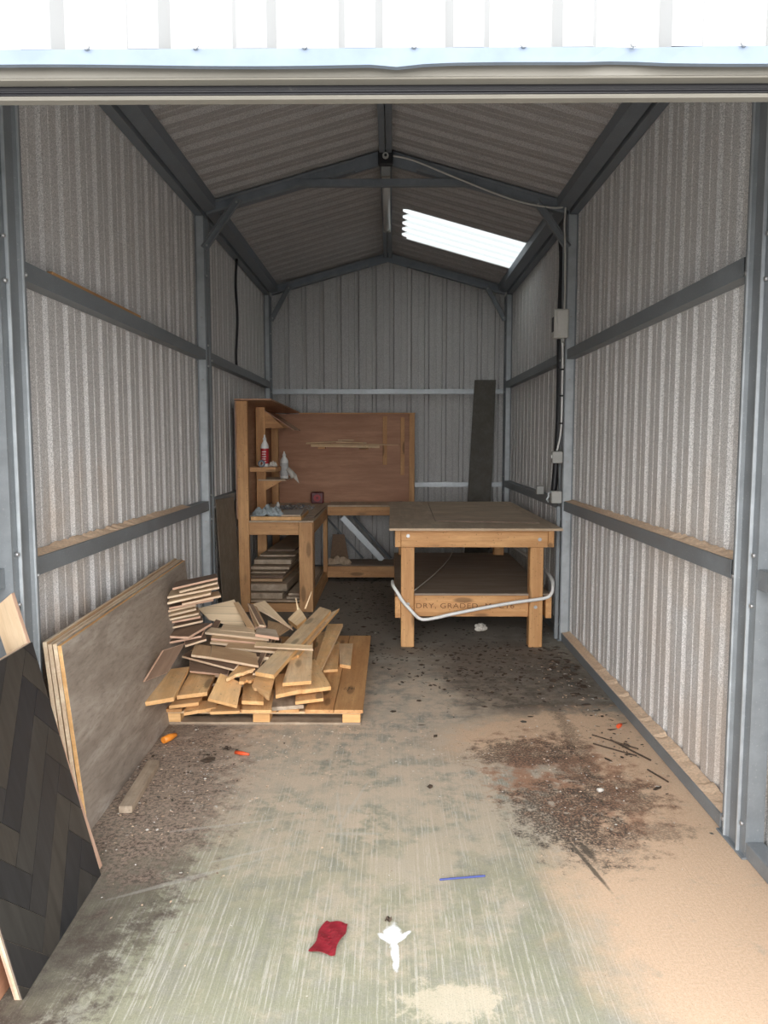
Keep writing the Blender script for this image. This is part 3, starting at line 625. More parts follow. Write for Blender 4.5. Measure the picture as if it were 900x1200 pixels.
# thin batten on the left upper rail
q = MB(); q.box((-.012,-.55,0),(.012,.55,.018), M['pine_y'], .002); o = q.build('wood_batten', None); o.location = (-1.385, 3.72, 2.166); tag(o, 'thin strip of wood lying on the upper rail of the left wall', 'wood strip')
PILE = [
    ('orange-edged wide board overhanging the pallet at the far left','scrap','scrap_end',0.022,[(-1.203,3.624,0.235),(-1.079,3.7,0.235),(-1.121,4.155,0.255),(-1.244,4.09,0.255)]),
    ('short rough board with a flat sawn end,second from the left at the front','scrap','scrap_end',0.022,[(-1.112,3.861,0.189),(-0.966,3.917,0.189),(-0.987,4.227,0.209),(-1.131,4.226,0.209)]),
    ('small tilted rough board hanging over the front of the pallet','scrap','scrap_end',0.018,[(-0.924,3.763,0.214),(-0.78,3.768,0.164),(-0.788,3.95,0.234),(-0.913,3.987,0.264)]),
    ('short board lying under the orange-edged wide board','scrap','scrap_end',0.018,[(-1.149,3.848,0.139),(-1.008,3.902,0.139),(-1.013,3.996,0.139),(-1.148,3.954,0.139)]),
    ('rough board lying flat on the front left of the pallet deck','scrap','scrap_end',0.018,[(-1.068,3.823,0.112),(-0.919,3.901,0.112),(-0.928,4.021,0.112),(-1.082,3.992,0.112)]),
    ('thin board end under the small tilted board','scrap','scrap_end',0.016,[(-0.937,3.845,0.109),(-0.786,3.859,0.109),(-0.803,3.95,0.109),(-0.948,3.948,0.109)]),
    ('rough board end behind the small tilted board','scrap','scrap_end',0.02,[(-0.775,3.858,0.164),(-0.659,3.846,0.164),(-0.705,4.185,0.164),(-0.828,4.2,0.164)]),
    ('flat board on the pallet deck left of the middle block','scrap','scrap_end',0.018,[(-0.775,3.853,0.116),(-0.621,3.854,0.116),(-0.653,4.183,0.116),(-0.814,4.123,0.116)]),
    ('board with a broken ragged end pointing at the camera','scrap','scrap',0.018,[(-0.725,3.88,0.234),(-0.611,3.695,0.234),(-0.622,3.989,0.264),(-0.723,4.049,0.264)]),
    ('grey knotty board end over the gap of the pallet','scrap_grey','scrap_grey',0.02,[(-0.627,3.893,0.116),(-0.462,3.933,0.116),(-0.491,4.185,0.116),(-0.653,4.183,0.116)]),
    ('short stub under the twin boards at the front','scrap','scrap_end',0.018,[(-0.504,3.911,0.142),(-0.361,3.966,0.142),(-0.381,4.136,0.142),(-0.524,4.105,0.142)]),
    ('left of the twin boards with flat ends below the clean square board','scrap','scrap_end',0.022,[(-0.597,3.85,0.199),(-0.47,3.933,0.199),(-0.509,4.184,0.214),(-0.647,4.151,0.214)]),
    ('right of the twin boards,angled to the right','scrap','scrap_end',0.022,[(-0.472,3.95,0.189),(-0.324,4.022,0.189),(-0.455,4.455,0.214),(-0.554,4.314,0.214)]),
    ('clean square-ended board on top of the twin boards','scrap_pale','scrap_end',0.02,[(-0.565,3.877,0.249),(-0.421,3.936,0.249),(-0.477,4.582,0.294),(-0.577,4.388,0.294)]),
    ('long split plank lying across the top of the heap','scrap_pale','scrap_end',0.022,[(-0.699,3.838,0.324),(-0.594,3.781,0.324),(-0.394,4.919,0.404),(-0.476,5.022,0.404)]),
    ('pointed splintered plank beside the long split plank','scrap_pale','scrap_end',0.02,[(-0.592,4.175,0.299),(-0.523,4.227,0.299),(-0.351,5.107,0.374),(-0.41,4.977,0.374)]),
    ('slanting plank on the right of the heap beside the pallet edge','scrap','scrap_pale',0.022,[(-0.458,4.432,0.174),(-0.409,4.398,0.174),(-0.335,5.208,0.244),(-0.441,5.207,0.244)]),
    ('board lying flat under the slanting plank on the right','scrap','scrap_end',0.018,[(-0.414,4.556,0.116),(-0.327,4.574,0.116),(-0.359,5.215,0.116),(-0.422,5.26,0.116)]),
    ('narrow plank behind the clean square-ended board','scrap','scrap',0.018,[(-0.493,4.673,0.129),(-0.421,4.583,0.129),(-0.445,5.4,0.154),(-0.521,5.301,0.154)]),
    ('small block with orange end lying alone on the right of the pallet','scrap_pale','scrap_end',0.022,[(-0.324,4.682,0.116),(-0.252,4.646,0.116),(-0.263,5.17,0.116),(-0.362,5.169,0.116)]),
    ('rough hairy board poking out left of the ragged board','scrap','scrap',0.018,[(-0.861,3.896,0.274),(-0.728,3.951,0.294),(-0.747,4.058,0.304),(-0.836,4.06,0.284)]),
    ('thin strip under the hairy board','scrap','scrap_end',0.016,[(-0.799,3.919,0.244),(-0.715,3.949,0.244),(-0.739,4.084,0.244),(-0.817,4.052,0.244)]),
    ('dark brown veneered board sloping down at the left of the heap','lam_dark','ply_edge_pink',0.014,[(-1.202,3.63,0.335),(-1.125,3.767,0.34),(-1.076,3.914,0.45),(-1.148,3.782,0.45)]),
    ('short tan veneered board left of the long tan one','lam_tan','ply_edge',0.014,[(-1.095,4.097,0.339),(-0.98,4.066,0.334),(-1.015,4.218,0.354),(-1.111,4.254,0.359)]),
    ('long tan veneered board with a pale edge in the middle of the heap','lam_tan','ply_edge',0.014,[(-0.98,4.066,0.334),(-0.699,3.943,0.324),(-0.743,4.117,0.344),(-1.015,4.237,0.354)]),
    ('thin veneered board below the tan boards','lam_dark','ply_edge',0.013,[(-1.166,4.169,0.309),(-0.841,3.997,0.289),(-0.818,4.089,0.309),(-1.136,4.219,0.329)]),
    ('dark veneered board facing forward under the tan boards','lam_dark','ply_edge_pink',0.013,[(-1.11,4.111,0.244),(-0.883,4.036,0.244),(-0.888,4.109,0.279),(-1.134,4.205,0.279)]),
    ('uppermost veneered board of the back stack','lam_dark','ply_edge_pink',0.012,[(-1.185,4.084,0.71),(-0.985,4.287,0.73),(-1.02,4.399,0.735),(-1.208,4.234,0.715)]),
    ('second board from the top of the back stack','lam_pale','ply_edge',0.012,[(-1.157,4.117,0.685),(-0.986,4.29,0.705),(-1.022,4.427,0.71),(-1.2,4.238,0.69)]),
    ('third board from the top of the back stack','lam_pale','ply_edge',0.012,[(-1.225,4.124,0.655),(-0.978,4.293,0.675),(-1.017,4.426,0.685),(-1.248,4.267,0.66)]),
    ('fourth board from the top of the back stack,with a white edge','lam_pale','ply_edge',0.012,[(-1.222,4.109,0.625),(-1.016,4.246,0.65),(-1.04,4.371,0.66),(-1.233,4.246,0.635)]),
    ('fifth board from the top of the back stack','lam_tan','ply_edge',0.012,[(-1.163,4.182,0.605),(-0.97,4.298,0.625),(-1.007,4.397,0.635),(-1.205,4.32,0.61)]),
    ('bottom board of the back stack','lam_dark','ply_edge_pink',0.012,[(-1.236,4.185,0.58),(-1.02,4.323,0.6),(-1.043,4.421,0.61),(-1.242,4.274,0.59)]),
    ('uppermost board of the ragged stack beside the slatted piece','lam_pale','ply_edge',0.012,[(-1.273,4.167,0.56),(-1.119,4.323,0.57),(-1.153,4.417,0.575),(-1.272,4.276,0.565)]),
    ('second board of the ragged stack beside the slatted piece','lam_pale','ply_edge',0.012,[(-1.261,4.171,0.535),(-1.12,4.323,0.545),(-1.148,4.416,0.555),(-1.273,4.277,0.545)]),
    ('third board of the ragged stack beside the slatted piece','lam_tan','ply_edge',0.012,[(-1.268,4.175,0.51),(-1.106,4.324,0.52),(-1.139,4.438,0.53),(-1.274,4.279,0.52)]),
    ('fourth board of the ragged stack beside the slatted piece','lam_pale','ply_edge_pink',0.012,[(-1.285,4.199,0.485),(-1.102,4.346,0.495),(-1.135,4.458,0.505),(-1.285,4.28,0.495)]),
    ('lowest board of the ragged stack beside the slatted piece','lam_dark','ply_edge',0.012,[(-1.273,4.203,0.455),(-1.093,4.367,0.465),(-1.124,4.456,0.48),(-1.282,4.302,0.47)]),
    ('dark brown board with a slanted pale end below the ragged stack','lam_dark','ply_edge_pink',0.014,[(-1.273,4.168,0.425),(-1.121,4.151,0.425),(-1.044,4.388,0.445),(-1.207,4.366,0.445)]),
    ('board directly below the dark slanted-end board','lam_dark','ply_edge_pink',0.012,[(-1.245,4.136,0.395),(-1.074,4.248,0.405),(-1.084,4.366,0.415),(-1.269,4.284,0.405)]),
    ('thin strip poking out left under the dark boards','lam_dark','ply_edge',0.012,[(-1.138,4.139,0.38),(-1.046,4.249,0.385),(-1.074,4.325,0.395),(-1.167,4.229,0.385)]),
    ('pale panel of narrow strips leaning at the top of the heap','slatted','ply_edge',0.012,[(-1.11,4.581,0.404),(-0.869,4.516,0.394),(-0.983,4.729,0.494),(-1.182,4.605,0.504)]),
    ('brown board with a white edge beside the slatted panel','lam_tan','ply_edge',0.014,[(-0.853,4.434,0.409),(-0.792,4.373,0.414),(-0.947,4.66,0.514),(-0.983,4.682,0.504)]),
    ('pinkish board leaning right of the white-edged board','lam_tan','ply_edge_pink',0.014,[(-0.803,4.435,0.414),(-0.745,4.476,0.404),(-0.834,4.676,0.484),(-0.898,4.704,0.494)]),
    ('narrow veneered strip on edge at the top of the heap','lam_dark','ply_edge',0.012,[(-0.767,4.374,0.439),(-0.737,4.374,0.434),(-0.839,4.587,0.514),(-0.87,4.587,0.519)]),
    ('pale veneered board sloping right at the back of the heap','lam_pale','ply_edge',0.012,[(-0.706,4.628,0.399),(-0.593,4.518,0.389),(-0.802,4.801,0.479),(-0.891,4.753,0.489)]),
    ('tan board tucked under the pale sloping board','lam_tan','lam_tan',0.014,[(-0.753,4.555,0.369),(-0.666,4.49,0.354),(-0.612,4.663,0.364),(-0.773,4.713,0.384)]),
    ('small block standing at the back right of the heap','scrap_pale','scrap_end',0.035,[(-0.668,4.846,0.364),(-0.598,4.764,0.334),(-0.545,4.828,0.374),(-0.603,4.949,0.414)]),
    ('small brown triangular offcut in front of the slatted panel','lam_dark','ply_edge',0.012,[(-1.079,4.45,0.389),(-1.038,4.492,0.389),(-1.033,4.563,0.419),(-1.059,4.637,0.444)]),
    ('greenish-topped board at the foot of the slatted panel','lam_pale','ply_edge',0.012,[(-1.005,4.411,0.399),(-0.789,4.352,0.394),(-0.813,4.434,0.409),(-1.003,4.496,0.414)]),
    ('grey-pink offcut behind the stacked strips','scrap_grey','ply_edge_pink',0.016,[(-0.717,3.956,0.49),(-0.587,3.926,0.48),(-0.616,4.029,0.495),(-0.719,4.044,0.505)]),
    ('upper long strip across the middle of the heap','lam_pale','ply_edge',0.014,[(-1.09,4.389,0.389),(-0.698,4.276,0.379),(-0.715,4.353,0.394),(-1.069,4.452,0.404)]),
    ('second long strip across the middle of the heap','lam_tan','ply_edge_pink',0.012,[(-1.041,4.33,0.369),(-0.705,4.258,0.359),(-0.722,4.333,0.374),(-1.045,4.409,0.384)]),
    ('third long strip across the middle of the heap','lam_pale','ply_edge',0.012,[(-1.042,4.31,0.349),(-0.755,4.24,0.344),(-0.768,4.313,0.354),(-1.036,4.368,0.364)]),
    ('strip with a bright sawn edge pointing right','lam_tan','ply_edge',0.014,[(-0.943,4.238,0.339),(-0.606,4.171,0.334),(-0.62,4.241,0.349),(-0.93,4.293,0.354)]),
    ('thin stick lying across the long split plank','scrap_pale','ply_edge',0.01,[(-0.761,4.166,0.369),(-0.422,4.044,0.384),(-0.431,4.094,0.394),(-0.761,4.219,0.379)]),
    ('thin brown strip leaning beside the long split plank','lam_dark','ply_edge',0.012,[(-0.731,3.939,0.284),(-0.708,3.939,0.284),(-0.696,4.391,0.354),(-0.726,4.39,0.354)]),
    ('#','scrap','ply_edge',0.018,[(-1.314,4.451,0.119),(-0.851,4.422,0.119),(-0.953,5.29,0.119),(-1.434,5.285,0.119)]),
    ('#','lam_tan','ply_edge',0.018,[(-1.168,4.197,0.149),(-0.756,4.171,0.149),(-0.859,5.085,0.149),(-1.292,5.081,0.149)]),
    ('#','scrap_grey','ply_edge',0.018,[(-1.305,4.513,0.179),(-0.861,4.481,0.179),(-0.936,5.198,0.179),(-1.378,5.194,0.179)]),
    ('#','lam_dark','ply_edge',0.018,[(-0.991,4.164,0.209),(-0.654,4.136,0.209),(-0.723,4.947,0.209),(-1.06,4.943,0.209)]),
    ('#','scrap','ply_edge',0.018,[(-1.27,4.486,0.239),(-0.855,4.454,0.239),(-0.91,5.054,0.239),(-1.311,5.05,0.239)]),
    ('#','lam_tan','ply_edge',0.018,[(-1.118,4.292,0.269),(-0.721,4.261,0.269),(-0.769,4.889,0.269),(-1.157,4.886,0.269)]),
    ('#','scrap_grey','ply_edge',0.018,[(-1.334,4.621,0.244),(-0.958,4.586,0.244),(-1.006,5.104,0.244),(-1.353,5.1,0.244)]),
    ('#','lam_dark','ply_edge',0.018,[(-0.938,4.188,0.309),(-0.68,4.156,0.309),(-0.711,4.688,0.309),(-0.94,4.686,0.309)]),
]

# ------------------------------------------------------------------ boards from four corner points
def board(name, label, cat, P, t, top, edge, group=None, kindm=None, parent=None, jag=0):
    """P: near-left, near-right, far-right, far-left corners of the upper face (world); t thickness downwards"""
    P = [Vector(p) for p in P]
    e1 = P[1]-P[0]; e2 = P[3]-P[0]
    if e2.length > e1.length: X = (P[3]+P[2]-P[0]-P[1]).normalized()
    else: X = (P[1]+P[2]-P[0]-P[3]).normalized()
    Zn = (P[2]-P[0]).cross(P[3]-P[1]).normalized()
    if Zn.z < -.001: Zn = -Zn
    Y = Zn.cross(X).normalized(); Zn = X.cross(Y)
    c = sum(P, Vector())/4
    L = [Vector(((p-c).dot(X), (p-c).dot(Y), 0)) for p in P]
    bm = bmesh.new()
    if jag:   # ragged break along the near edge
        near = [L[0].lerp(L[1], k/7) for k in range(8)]
        d = (L[0]-L[3]).normalized()
        near = [v + d*random.uniform(-jag, jag*.3) for v in near]
        ring = near + [L[2], L[3]]
    else: ring = L
    a = [bm.verts.new(v) for v in ring]; b = [bm.verts.new(v+Vector((0,0,-t))) for v in ring]
    n = len(ring)
    f = bm.faces.new(a); f.material_index = 0
    f = bm.faces.new(b[::-1]); f.material_index = 0
    for i in range(n):
        f = bm.faces.new((a[i], b[i], b[(i+1)%n], a[(i+1)%n])); f.material_index = 1
    bmesh.ops.recalc_face_normals(bm, faces=bm.faces[:])
    me = bpy.data.meshes.new(name); bm.to_mesh(me); bm.free(); me.materials.append(M[top]); me.materials.append(M[edge])
    o = new_obj(name, me, parent)
    o.matrix_world = Matrix(((X.x, Y.x, Zn.x, c.x), (X.y, Y.y, Zn.y, c.y), (X.z, Y.z, Zn.z, c.z), (0,0,0,1)))
    bv = o.modifiers.new('Bevel', 'BEVEL'); bv.width = .0012; bv.segments = 1
    return tag(o, label, cat, group)
nm = {'lam_dark': 'laminate_offcut', 'lam_tan': 'laminate_offcut', 'lam_pale': 'laminate_offcut', 'slatted': 'laminate_offcut'}
for lab, top, edge, t, P in PILE:
    jag = .03 if 'ragged' in lab and 'broken' in lab or 'hairy' in lab or 'splintered' in lab else 0
    hid = lab == '#'
    board(nm.get(top, 'scrap_board'), 'scrap board buried low inside the heap on the pallet' if hid else lab, 'offcut' if top in nm else 'scrap board', P, t, top, edge,
          'scrap boards buried inside the heap' if hid else 'scrap boards heaped on the pallet', jag=jag)
for (a, b) in (((-.56, 4.84, .43), (-.52, 4.90, .53)), ((-.60, 4.80, .43), (-.615, 4.84, .50))):
    a, b = Vector(a), Vector(b); q = MB(); q.prism([(0,0,0), (.012,0,0), (b-a)+Vector((.004,0,0)), (b-a)], (0,.008,0), M['scrap_pale'])
    o = q.build('wood_splinter', None); o.location = a
    tag(o, ('taller' if a.x > -.58 else 'shorter') + ' thin splinter standing up at the back of the heap', 'splinter', 'splinters of wood')

# pallet
pal = thing('pallet', 'wooden pallet on the floor carrying the heap of scrap boards', 'pallet', (-.69, 3.95, 0))
def pp(name, a, b, m='scrap_pale', e=None, par=None, bev=.002):
    q = MB(); q.box([a[0], a[1], a[2]], [b[0], b[1], b[2]], M[m], bev); c = [(a[i]+b[i])/2 for i in range(3)]
    o = q.build(name, None, par, org=c); return o
for x0, x1 in ((-.53,-.43), (-.045,.045), (.43,.525)):
    for y in (0.0, .65, 1.35): pp('block', (x0, y, .014), (x1, y+.10, .060), 'scrap_end' if y == 0 else 'scrap_pale', par=pal)
for y in (0, .65, 1.35): pp('base_board', (-.53, y, 0), (.53, y+.09, .014), 'scrap_grey', par=pal); pp('cross_board', (-.53, y, .060), (.53, y+.09, .074), 'scrap_pale', par=pal)
xs = -.535
for w in (.13,.12,.14,.11,.13,.12):
    o = pp('deck_board', (xs, -.02, .074), (xs+w-.012, 1.50, .092), 'pine_y', par=pal); xs += w
pp('deck_board', (.235, -.03, .074), (.385, 1.52, .094), 'pine_y', par=pal); pp('deck_board', (.388, -.03, .074), (.54, 1.52, .094), 'pine_y', par=pal)
# scribbled mark on the right deck board
q = MB()
for pts in ([(-.04,.0),(-.033,.02),(-.028,0)], [(-.018,.012),(-.010,.02),(-.006,.008),(-.016,.004),(-.016,-.012)], [(.004,.015),(.0,.004),(.008,.004),(.010,.016)], [(.018,0),(.018,.022)]):
    q.tube([(.46+a, .30+b*2.2, .0945) for a, b in pts], .0012, 5, M['black'])
q.build('pencil_mark', None, pal)

# ------------------------------------------------------------------ right hand work table
tb = thing('work_table', 'big square pine work table with a thick plywood top and a lower shelf', 'table', (.60, 5.46, 0))
def tp(name, a, b, m, bev=.003, par=None):
    o = (.60, 5.46, 0); return pp(name, [a[i]-o[i] for i in range(3)], [b[i]-o[i] for i in range(3)], m, par=par or tb, bev=bev)
top = tp('table_top', (-.017, 5.36, .872), (1.203, 7.78, .890), 'worktop')
for i in range(3): tp('ply_layer', (-.0165, 5.3595, .8745+i*.005), (1.2025, 5.3605, .8765+i*.005), 'lam_tan', 0, par=None)
for x0, x1 in ((.068,.165), (1.000,1.098)):
    for y in (5.50, 7.45): 
        tp('leg', (x0, y, 0), (x1, y+.095, .872), 'pine_z', .005)
fa = tp('apron', (.068, 5.462, .742), (1.118, 5.498, .871), 'pine_x')
tp('apron', (.068, 7.552, .742), (1.118, 7.590, .871), 'pine_x')
tp('apron', (.025, 5.462, .742), (.066, 7.590, .871), 'pine_y'); tp('apron', (1.120, 5.462, .742), (1.163, 7.590, .871), 'pine_y')
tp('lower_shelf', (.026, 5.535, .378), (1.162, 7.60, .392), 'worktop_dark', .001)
lr = tp('shelf_rail', (.167, 5.530, .222), (.998, 5.570, .377), 'pine_x')
tp('shelf_rail', (.025, 5.500, .218), (.066, 7.60, .376), 'pine_y'); tp('shelf_rail', (1.120, 5.500, .218), (1.162, 7.60, .376), 'pine_y')
tp('shelf_rail', (.068, 7.547, .218), (1.118, 7.587, .376), 'pine_x')
for x, y, z in ((.118, 5.462, .825), (1.060, 5.462, .80), (1.045, 5.50, .30), (.12, 5.50, .32)):
    q = MB(); q.lathe([(.013,-.003),(.013,0)], (0,0,0), 14, M['bolt'], 'y'); q.lathe([(.009,-.011),(.009,-.003)], (0,0,0), 6, M['bolt'], 'y')
    o = q.build('coach_bolt', None, tb); o.location = (x-.60, y-5.46-.0005, z)
cu_ = bpy.data.curves.new('printed_grade', 'FONT'); cu_.body = 'DRY, GRADED  M  C16'; cu_.size = .072; cu_.extrude = .0003; cu_.space_character = 1.12
cu_.materials.append(M['ink'])
o = new_obj('printed_grade', cu_, tb); o.location = (.165+.01-.60, 5.5290-5.46, .285); o.rotation_euler = (R(90), 0, 0); o.scale = (.90, .72, 1)
dg = bpy.context.evaluated_depsgraph_get(); me_ = bpy.data.meshes.new_from_object(o.evaluated_get(dg)); o2 = new_obj('grade_stamp', me_, tb); o2.matrix_basis = o.matrix_basis.copy(); bpy.data.objects.remove(o); bpy.data.curves.remove(cu_); me_.materials.clear(); me_.materials.append(M['ink']); o = o2
o['label'] = 'faint grade stamp printed on the front shelf rail'

board('loose_sheet', 'thin loose board lying on top of the work table', 'board', [(.332,5.82,.899),(1.10,5.70,.899),(1.103,7.56,.899),(.357,7.60,.899)], .008, 'worktop', 'lam_dark')
cable('plastic_pipe', 'bent white plastic pipe tied around the legs of the work table', [(1.15,7.55,.50),(1.175,6.9,.50),(1.178,6.2,.52),(1.175,5.62,.50),(1.165,5.49,.455),(1.145,5.452,.405),(1.09,5.448,.375),(.9,5.448,.348),(.68,5.448,.309),(.45,5.448,.262),(.27,5.448,.222),(.20,5.448,.228),(.135,5.452,.29),(.075,5.455,.36),(.045,5.462,.41),(.012,5.50,.455),(.008,5.6,.47)], .0125, 'white_plastic', 'pipe', 5)
cable('string', 'thin pale string stretched across the lower shelf of the work table', [(.17,5.62,.40),(.35,6.2,.42),(.52,6.9,.44),(.62,7.5,.47)], .004, 'paper', 'string')
q = bmesh.new(); bmesh.ops.create_icosphere(q, subdivisions=3, radius=.045)
for v in q.verts: v.co = Vector((v.co.x*1.1, v.co.y, v.co.z*.7))*(1+random.uniform(-.28,.2))
for v in q.verts: v.co.z += .022
me = bpy.data.meshes.new('crumpled_paper'); q.to_mesh(me); q.free(); me.materials.append(M['paper'])
o = new_obj('crumpled_paper', me); o.location = (.707, 6.0, .006); tag(o, 'crumpled scrap of white paper on the floor under the work table', 'paper')

# dark board leaning in the back corner
lb = board('plank', 'tall dark olive board leaning in the back right corner', 'board', [(.82,8.68,0),(1.10,8.68,0),(1.178,8.80,2.19),(.938,8.80,2.19)], .016, 'dark_board', 'dark_board')

# ------------------------------------------------------------------ L-shaped workbench on the left
O = (-1.34, 6.65, 0)
wb = thing('corner_workbench', 'L-shaped pine workbench with a tall reddish plywood back and side in the left corner', 'workbench', O)
def wp(name, a, b, m, bev=.002, par=None): return pp(name, [a[i]-O[i] for i in range(3)], [b[i]-O[i] for i in range(3)], m, par=par or wb, bev=bev)
def post3(y, x0=-1.315, w=.085, z=1.80): return wp('upright_stud', (x0, y, 0), (x0+w, y+.045, z), 'bench_z')
wp('upright_post', (-1.338, 6.65, 0), (-1.245, 6.70, 1.846), 'bench_z', .003)
post3(7.50, -1.322, .090, 1.83); post3(8.45, -1.322, .075, 1.80)
wp('side_panel', (-1.352, 6.655, .82), (-1.340, 8.66, 1.845), 'ply_side', .001)
# cap boards
q = MB(); q.prism([(-1.352,6.64,1.850),(-1.035,6.64,1.850),(-1.035,8.66,1.812),(-1.352,8.66,1.812)], (0,0,.014), M['ply_side'])
q.build('side_cap', None, wb, org=O).location = (0,0,0)
wp('back_cap', (-1.035, 8.60, 1.802), (.262, 8.665, 1.815), 'bench_x')
wp('back_panel', (-1.34, 8.648, .80), (.258, 8.662, 1.802), 'ply_inner', .001)
wp('upright_post', (.195, 8.60, 0), (.255, 8.645, 1.800), 'bench_z')
# worktops
wp('side_worktop', (-1.338, 6.655, .793), (-.684, 8.645, .808), 'worktop')
wp('back_worktop', (-.682, 8.13, .805), (.255, 8.645, .822), 'worktop')
wp('front_apron', (-1.243, 6.652, .684), (-.812, 6.69, .792), 'bench_x')
wp('side_apron', (-.724, 6.70, .684), (-.686, 8.12, .792), 'bench_y')
wp('back_apron', (-.684, 8.14, .712), (.255, 8.178, .804), 'bench_x')
wp('leg', (-.810, 6.652, 0), (-.690, 6.70, .792), 'bench_z', .003)
wp('leg_side', (-.730, 6.70, .0), (-.690, 6.83, .684), 'bench_z', .003)
wp('leg', (-.73, 8.12, 0), (-.686, 8.20, .70), 'bench_z'); wp('leg', (.17, 8.18, 0), (.25, 8.26, .712), 'bench_z')
# low shelves
wp('low_shelf', (-1.335, 6.72, .075), (-.735, 8.60, .089), 'worktop')
wp('shelf_rail', (-1.243, 6.66, .0), (-.812, 6.70, .075), 'bench_x')
wp('shelf_rail', (-.728, 6.83, .0), (-.690, 8.12, .105), 'bench_y')
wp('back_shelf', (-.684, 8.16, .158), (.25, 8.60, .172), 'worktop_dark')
wp('shelf_rail', (-.684, 8.12, .048), (.25, 8.158, .165), 'bench_x')
# small shelves on the side panel
wp('bracket_shelf', (-1.243, 6.72, 1.232), (-1.015, 7.05, 1.272), 'bench_x')
wp('bracket_shelf', (-1.30, 7.46, 1.115), (-1.03, 7.98, 1.130), 'worktop')
q = MB(); q.prism([(-1.232,7.49,1.120),(-1.06,7.49,1.120),(-1.232,7.49,1.02)], (0,.02,0), M['bench_x']); q.build('bracket', None, wb, org=O).location = (0,0,0)
for y in (7.52, 7.95):
    q = MB(); q.prism([(-1.232,y,1.80),(-1.06,y,1.64),(-1.232,y,1.625)], (0,.03,0), M['bench_x']); q.build('bracket', None, wb, org=O).location = (0,0,0)
q = MB(); q.prism([(-1.232,7.48,1.80),(-.955,7.48,1.615),(-.955,7.48,1.605),(-1.232,7.48,1.79)], (0,.60,0), M['ply_side']); q.build('sloping_shelf', None, wb, org=O).location = (0,0,0)
# rack and battens on the back panel
wp('batten', (-.10, 8.625, 1.235), (-.052, 8.647, 1.775), 'bench_z'); wp('batten', (.100, 8.625, 1.12), (.143, 8.647, 1.765), 'bench_z')
wp('rack_bracket', (-.82, 8.56, 1.415), (-.74, 8.647, 1.436), 'bench_x'); wp('rack_bracket', (-.36, 8.56, 1.405), (-.26, 8.647, 1.426), 'bench_x')
GS = 'strips of wood on the wall rack'
def stick(a, b, w, h, lab, mat='scrap_pale', name='wood_strip', grp=GS, cat='wood strip'):
    a, b = Vector(a), Vector(b); X = (b-a).normalized(); Yv = Vector((0,0,1)).cross(X).normalized(); Z = X.cross(Yv)
    q = MB(); L = (b-a).length; q.box((-L/2,-w/2,-h/2), (L/2,w/2,h/2), M[mat], .002)
    o = q.build(name, None); c = (a+b)/2
    o.matrix_world = Matrix(((X.x,Yv.x,Z.x,c.x),(X.y,Yv.y,Z.y,c.y),(X.z,Yv.z,Z.z,c.z),(0,0,0,1)))
    return tag(o, lab, cat, grp)
stick((-.90,8.595,1.452), (-.135,8.595,1.437), .035, .028, 'thick square strip on the wall rack, lowest of its bundle')
stick((-.96,8.600,1.472), (.075,8.600,1.459), .03, .008, 'long thin strip on the wall rack reaching furthest right')
stick((-.95,8.575,1.481), (-.55,8.575,1.497), .03, .010, 'short pale strip at the left of the wall rack')
stick((-.62,8.61,1.492), (-.28,8.61,1.480), .03, .014, 'short strip at the middle of the wall rack')
stick((-.60,8.58,1.512), (-.42,8.58,1.512), .04, .010, 'shortest strip lying on top of the others on the wall rack')

# things on the bench
def bottle(name, label, loc, h, r, body, lab_m, stripes=True):
    t = thing(name, label, 'bottle', loc)
    q = MB(); q.lathe([(r*.9,0),(r,.006),(r,h*.62),(r*.92,h*.68),(r*.42,h*.80),(r*.38,h*.84)], (0,0,0), 24, M[body]); q.build('body', None, t)
    q = MB(); q.lathe([(r*.45,h*.83),(r*.45,h*.88),(r*.28,h*.91),(r*.16,h*.99),(r*.12,h)], (0,0,0), 16, M[body]); q.build('nozzle_cap', None, t)
    q = MB(); q.lathe([(r*1.015,h*.10),(r*1.02,h*.11),(r*1.02,h*.56),(r*1.015,h*.57)], (0,0,0), 24, M[lab_m]); lb_ = q.build('label_wrap', None, t)
    if stripes:
        q = MB()
        for k in range(5):
            zz = h*(.16+.075*k)
            q.box((-r*.55, -r*1.04, zz), (r*(.5-.12*(k%2)), -r*.80, zz+h*.018), M['white_plastic' if lab_m == 'label_red' else 'grey_plastic'])
        q.build('print_lines', None, lb_)
    return t
bottle('glue_bottle', 'white squeeze bottle with a red label on the upper bench shelf', (-1.13, 6.85, 1.2725), .285, .036, 'white_plastic', 'label_red')
q = bottle('glue_bottle', 'white squeeze bottle with a pale printed label on the lower bench shelf', (-1.065, 7.62, 1.1305), .27, .040, 'white_plastic', 'label_grey')
tr = thing('tape_roll', 'blue grey tape roll standing on the upper bench shelf before the red bottle', 'tape', (-1.145, 6.765, 1.304))
q = MB()
rr = [(.031, -.012), (.031, .012), (.017, .012), (.017, -.012)]
for i in range(24):
    a0, a1 = 2*math.pi*i/24, 2*math.pi*(i+1)/24
    P = lambda r, y, a: (r*math.cos(a), y, r*math.sin(a))
    for (r1, y1), (r2, y2) in zip(rr, rr[1:]+rr[:1]): q.quad([P(r1,y1,a0), P(r2,y2,a0), P(r2,y2,a1), P(r1,y1,a1)], M['tape'])
bmesh.ops.remove_doubles(q.bm, verts=q.bm.verts[:], dist=1e-5); q.build('roll', None, tr)
q = MB()
rr2 = [(.0168, -.0115), (.0168, .0115), (.0135, .0115), (.0135, -.0115)]
for i in range(24):
    a0, a1 = 2*math.pi*i/24, 2*math.pi*(i+1)/24
    for (r1, y1), (r2, y2) in zip(rr2, rr2[1:]+rr2[:1]): q.quad([P(r1,y1,a0), P(r2,y2,a0), P(r2,y2,a1), P(r1,y1,a1)], M['paper'])
bmesh.ops.remove_doubles(q.bm, verts=q.bm.verts[:], dist=1e-5); q.build('core', None, tr)
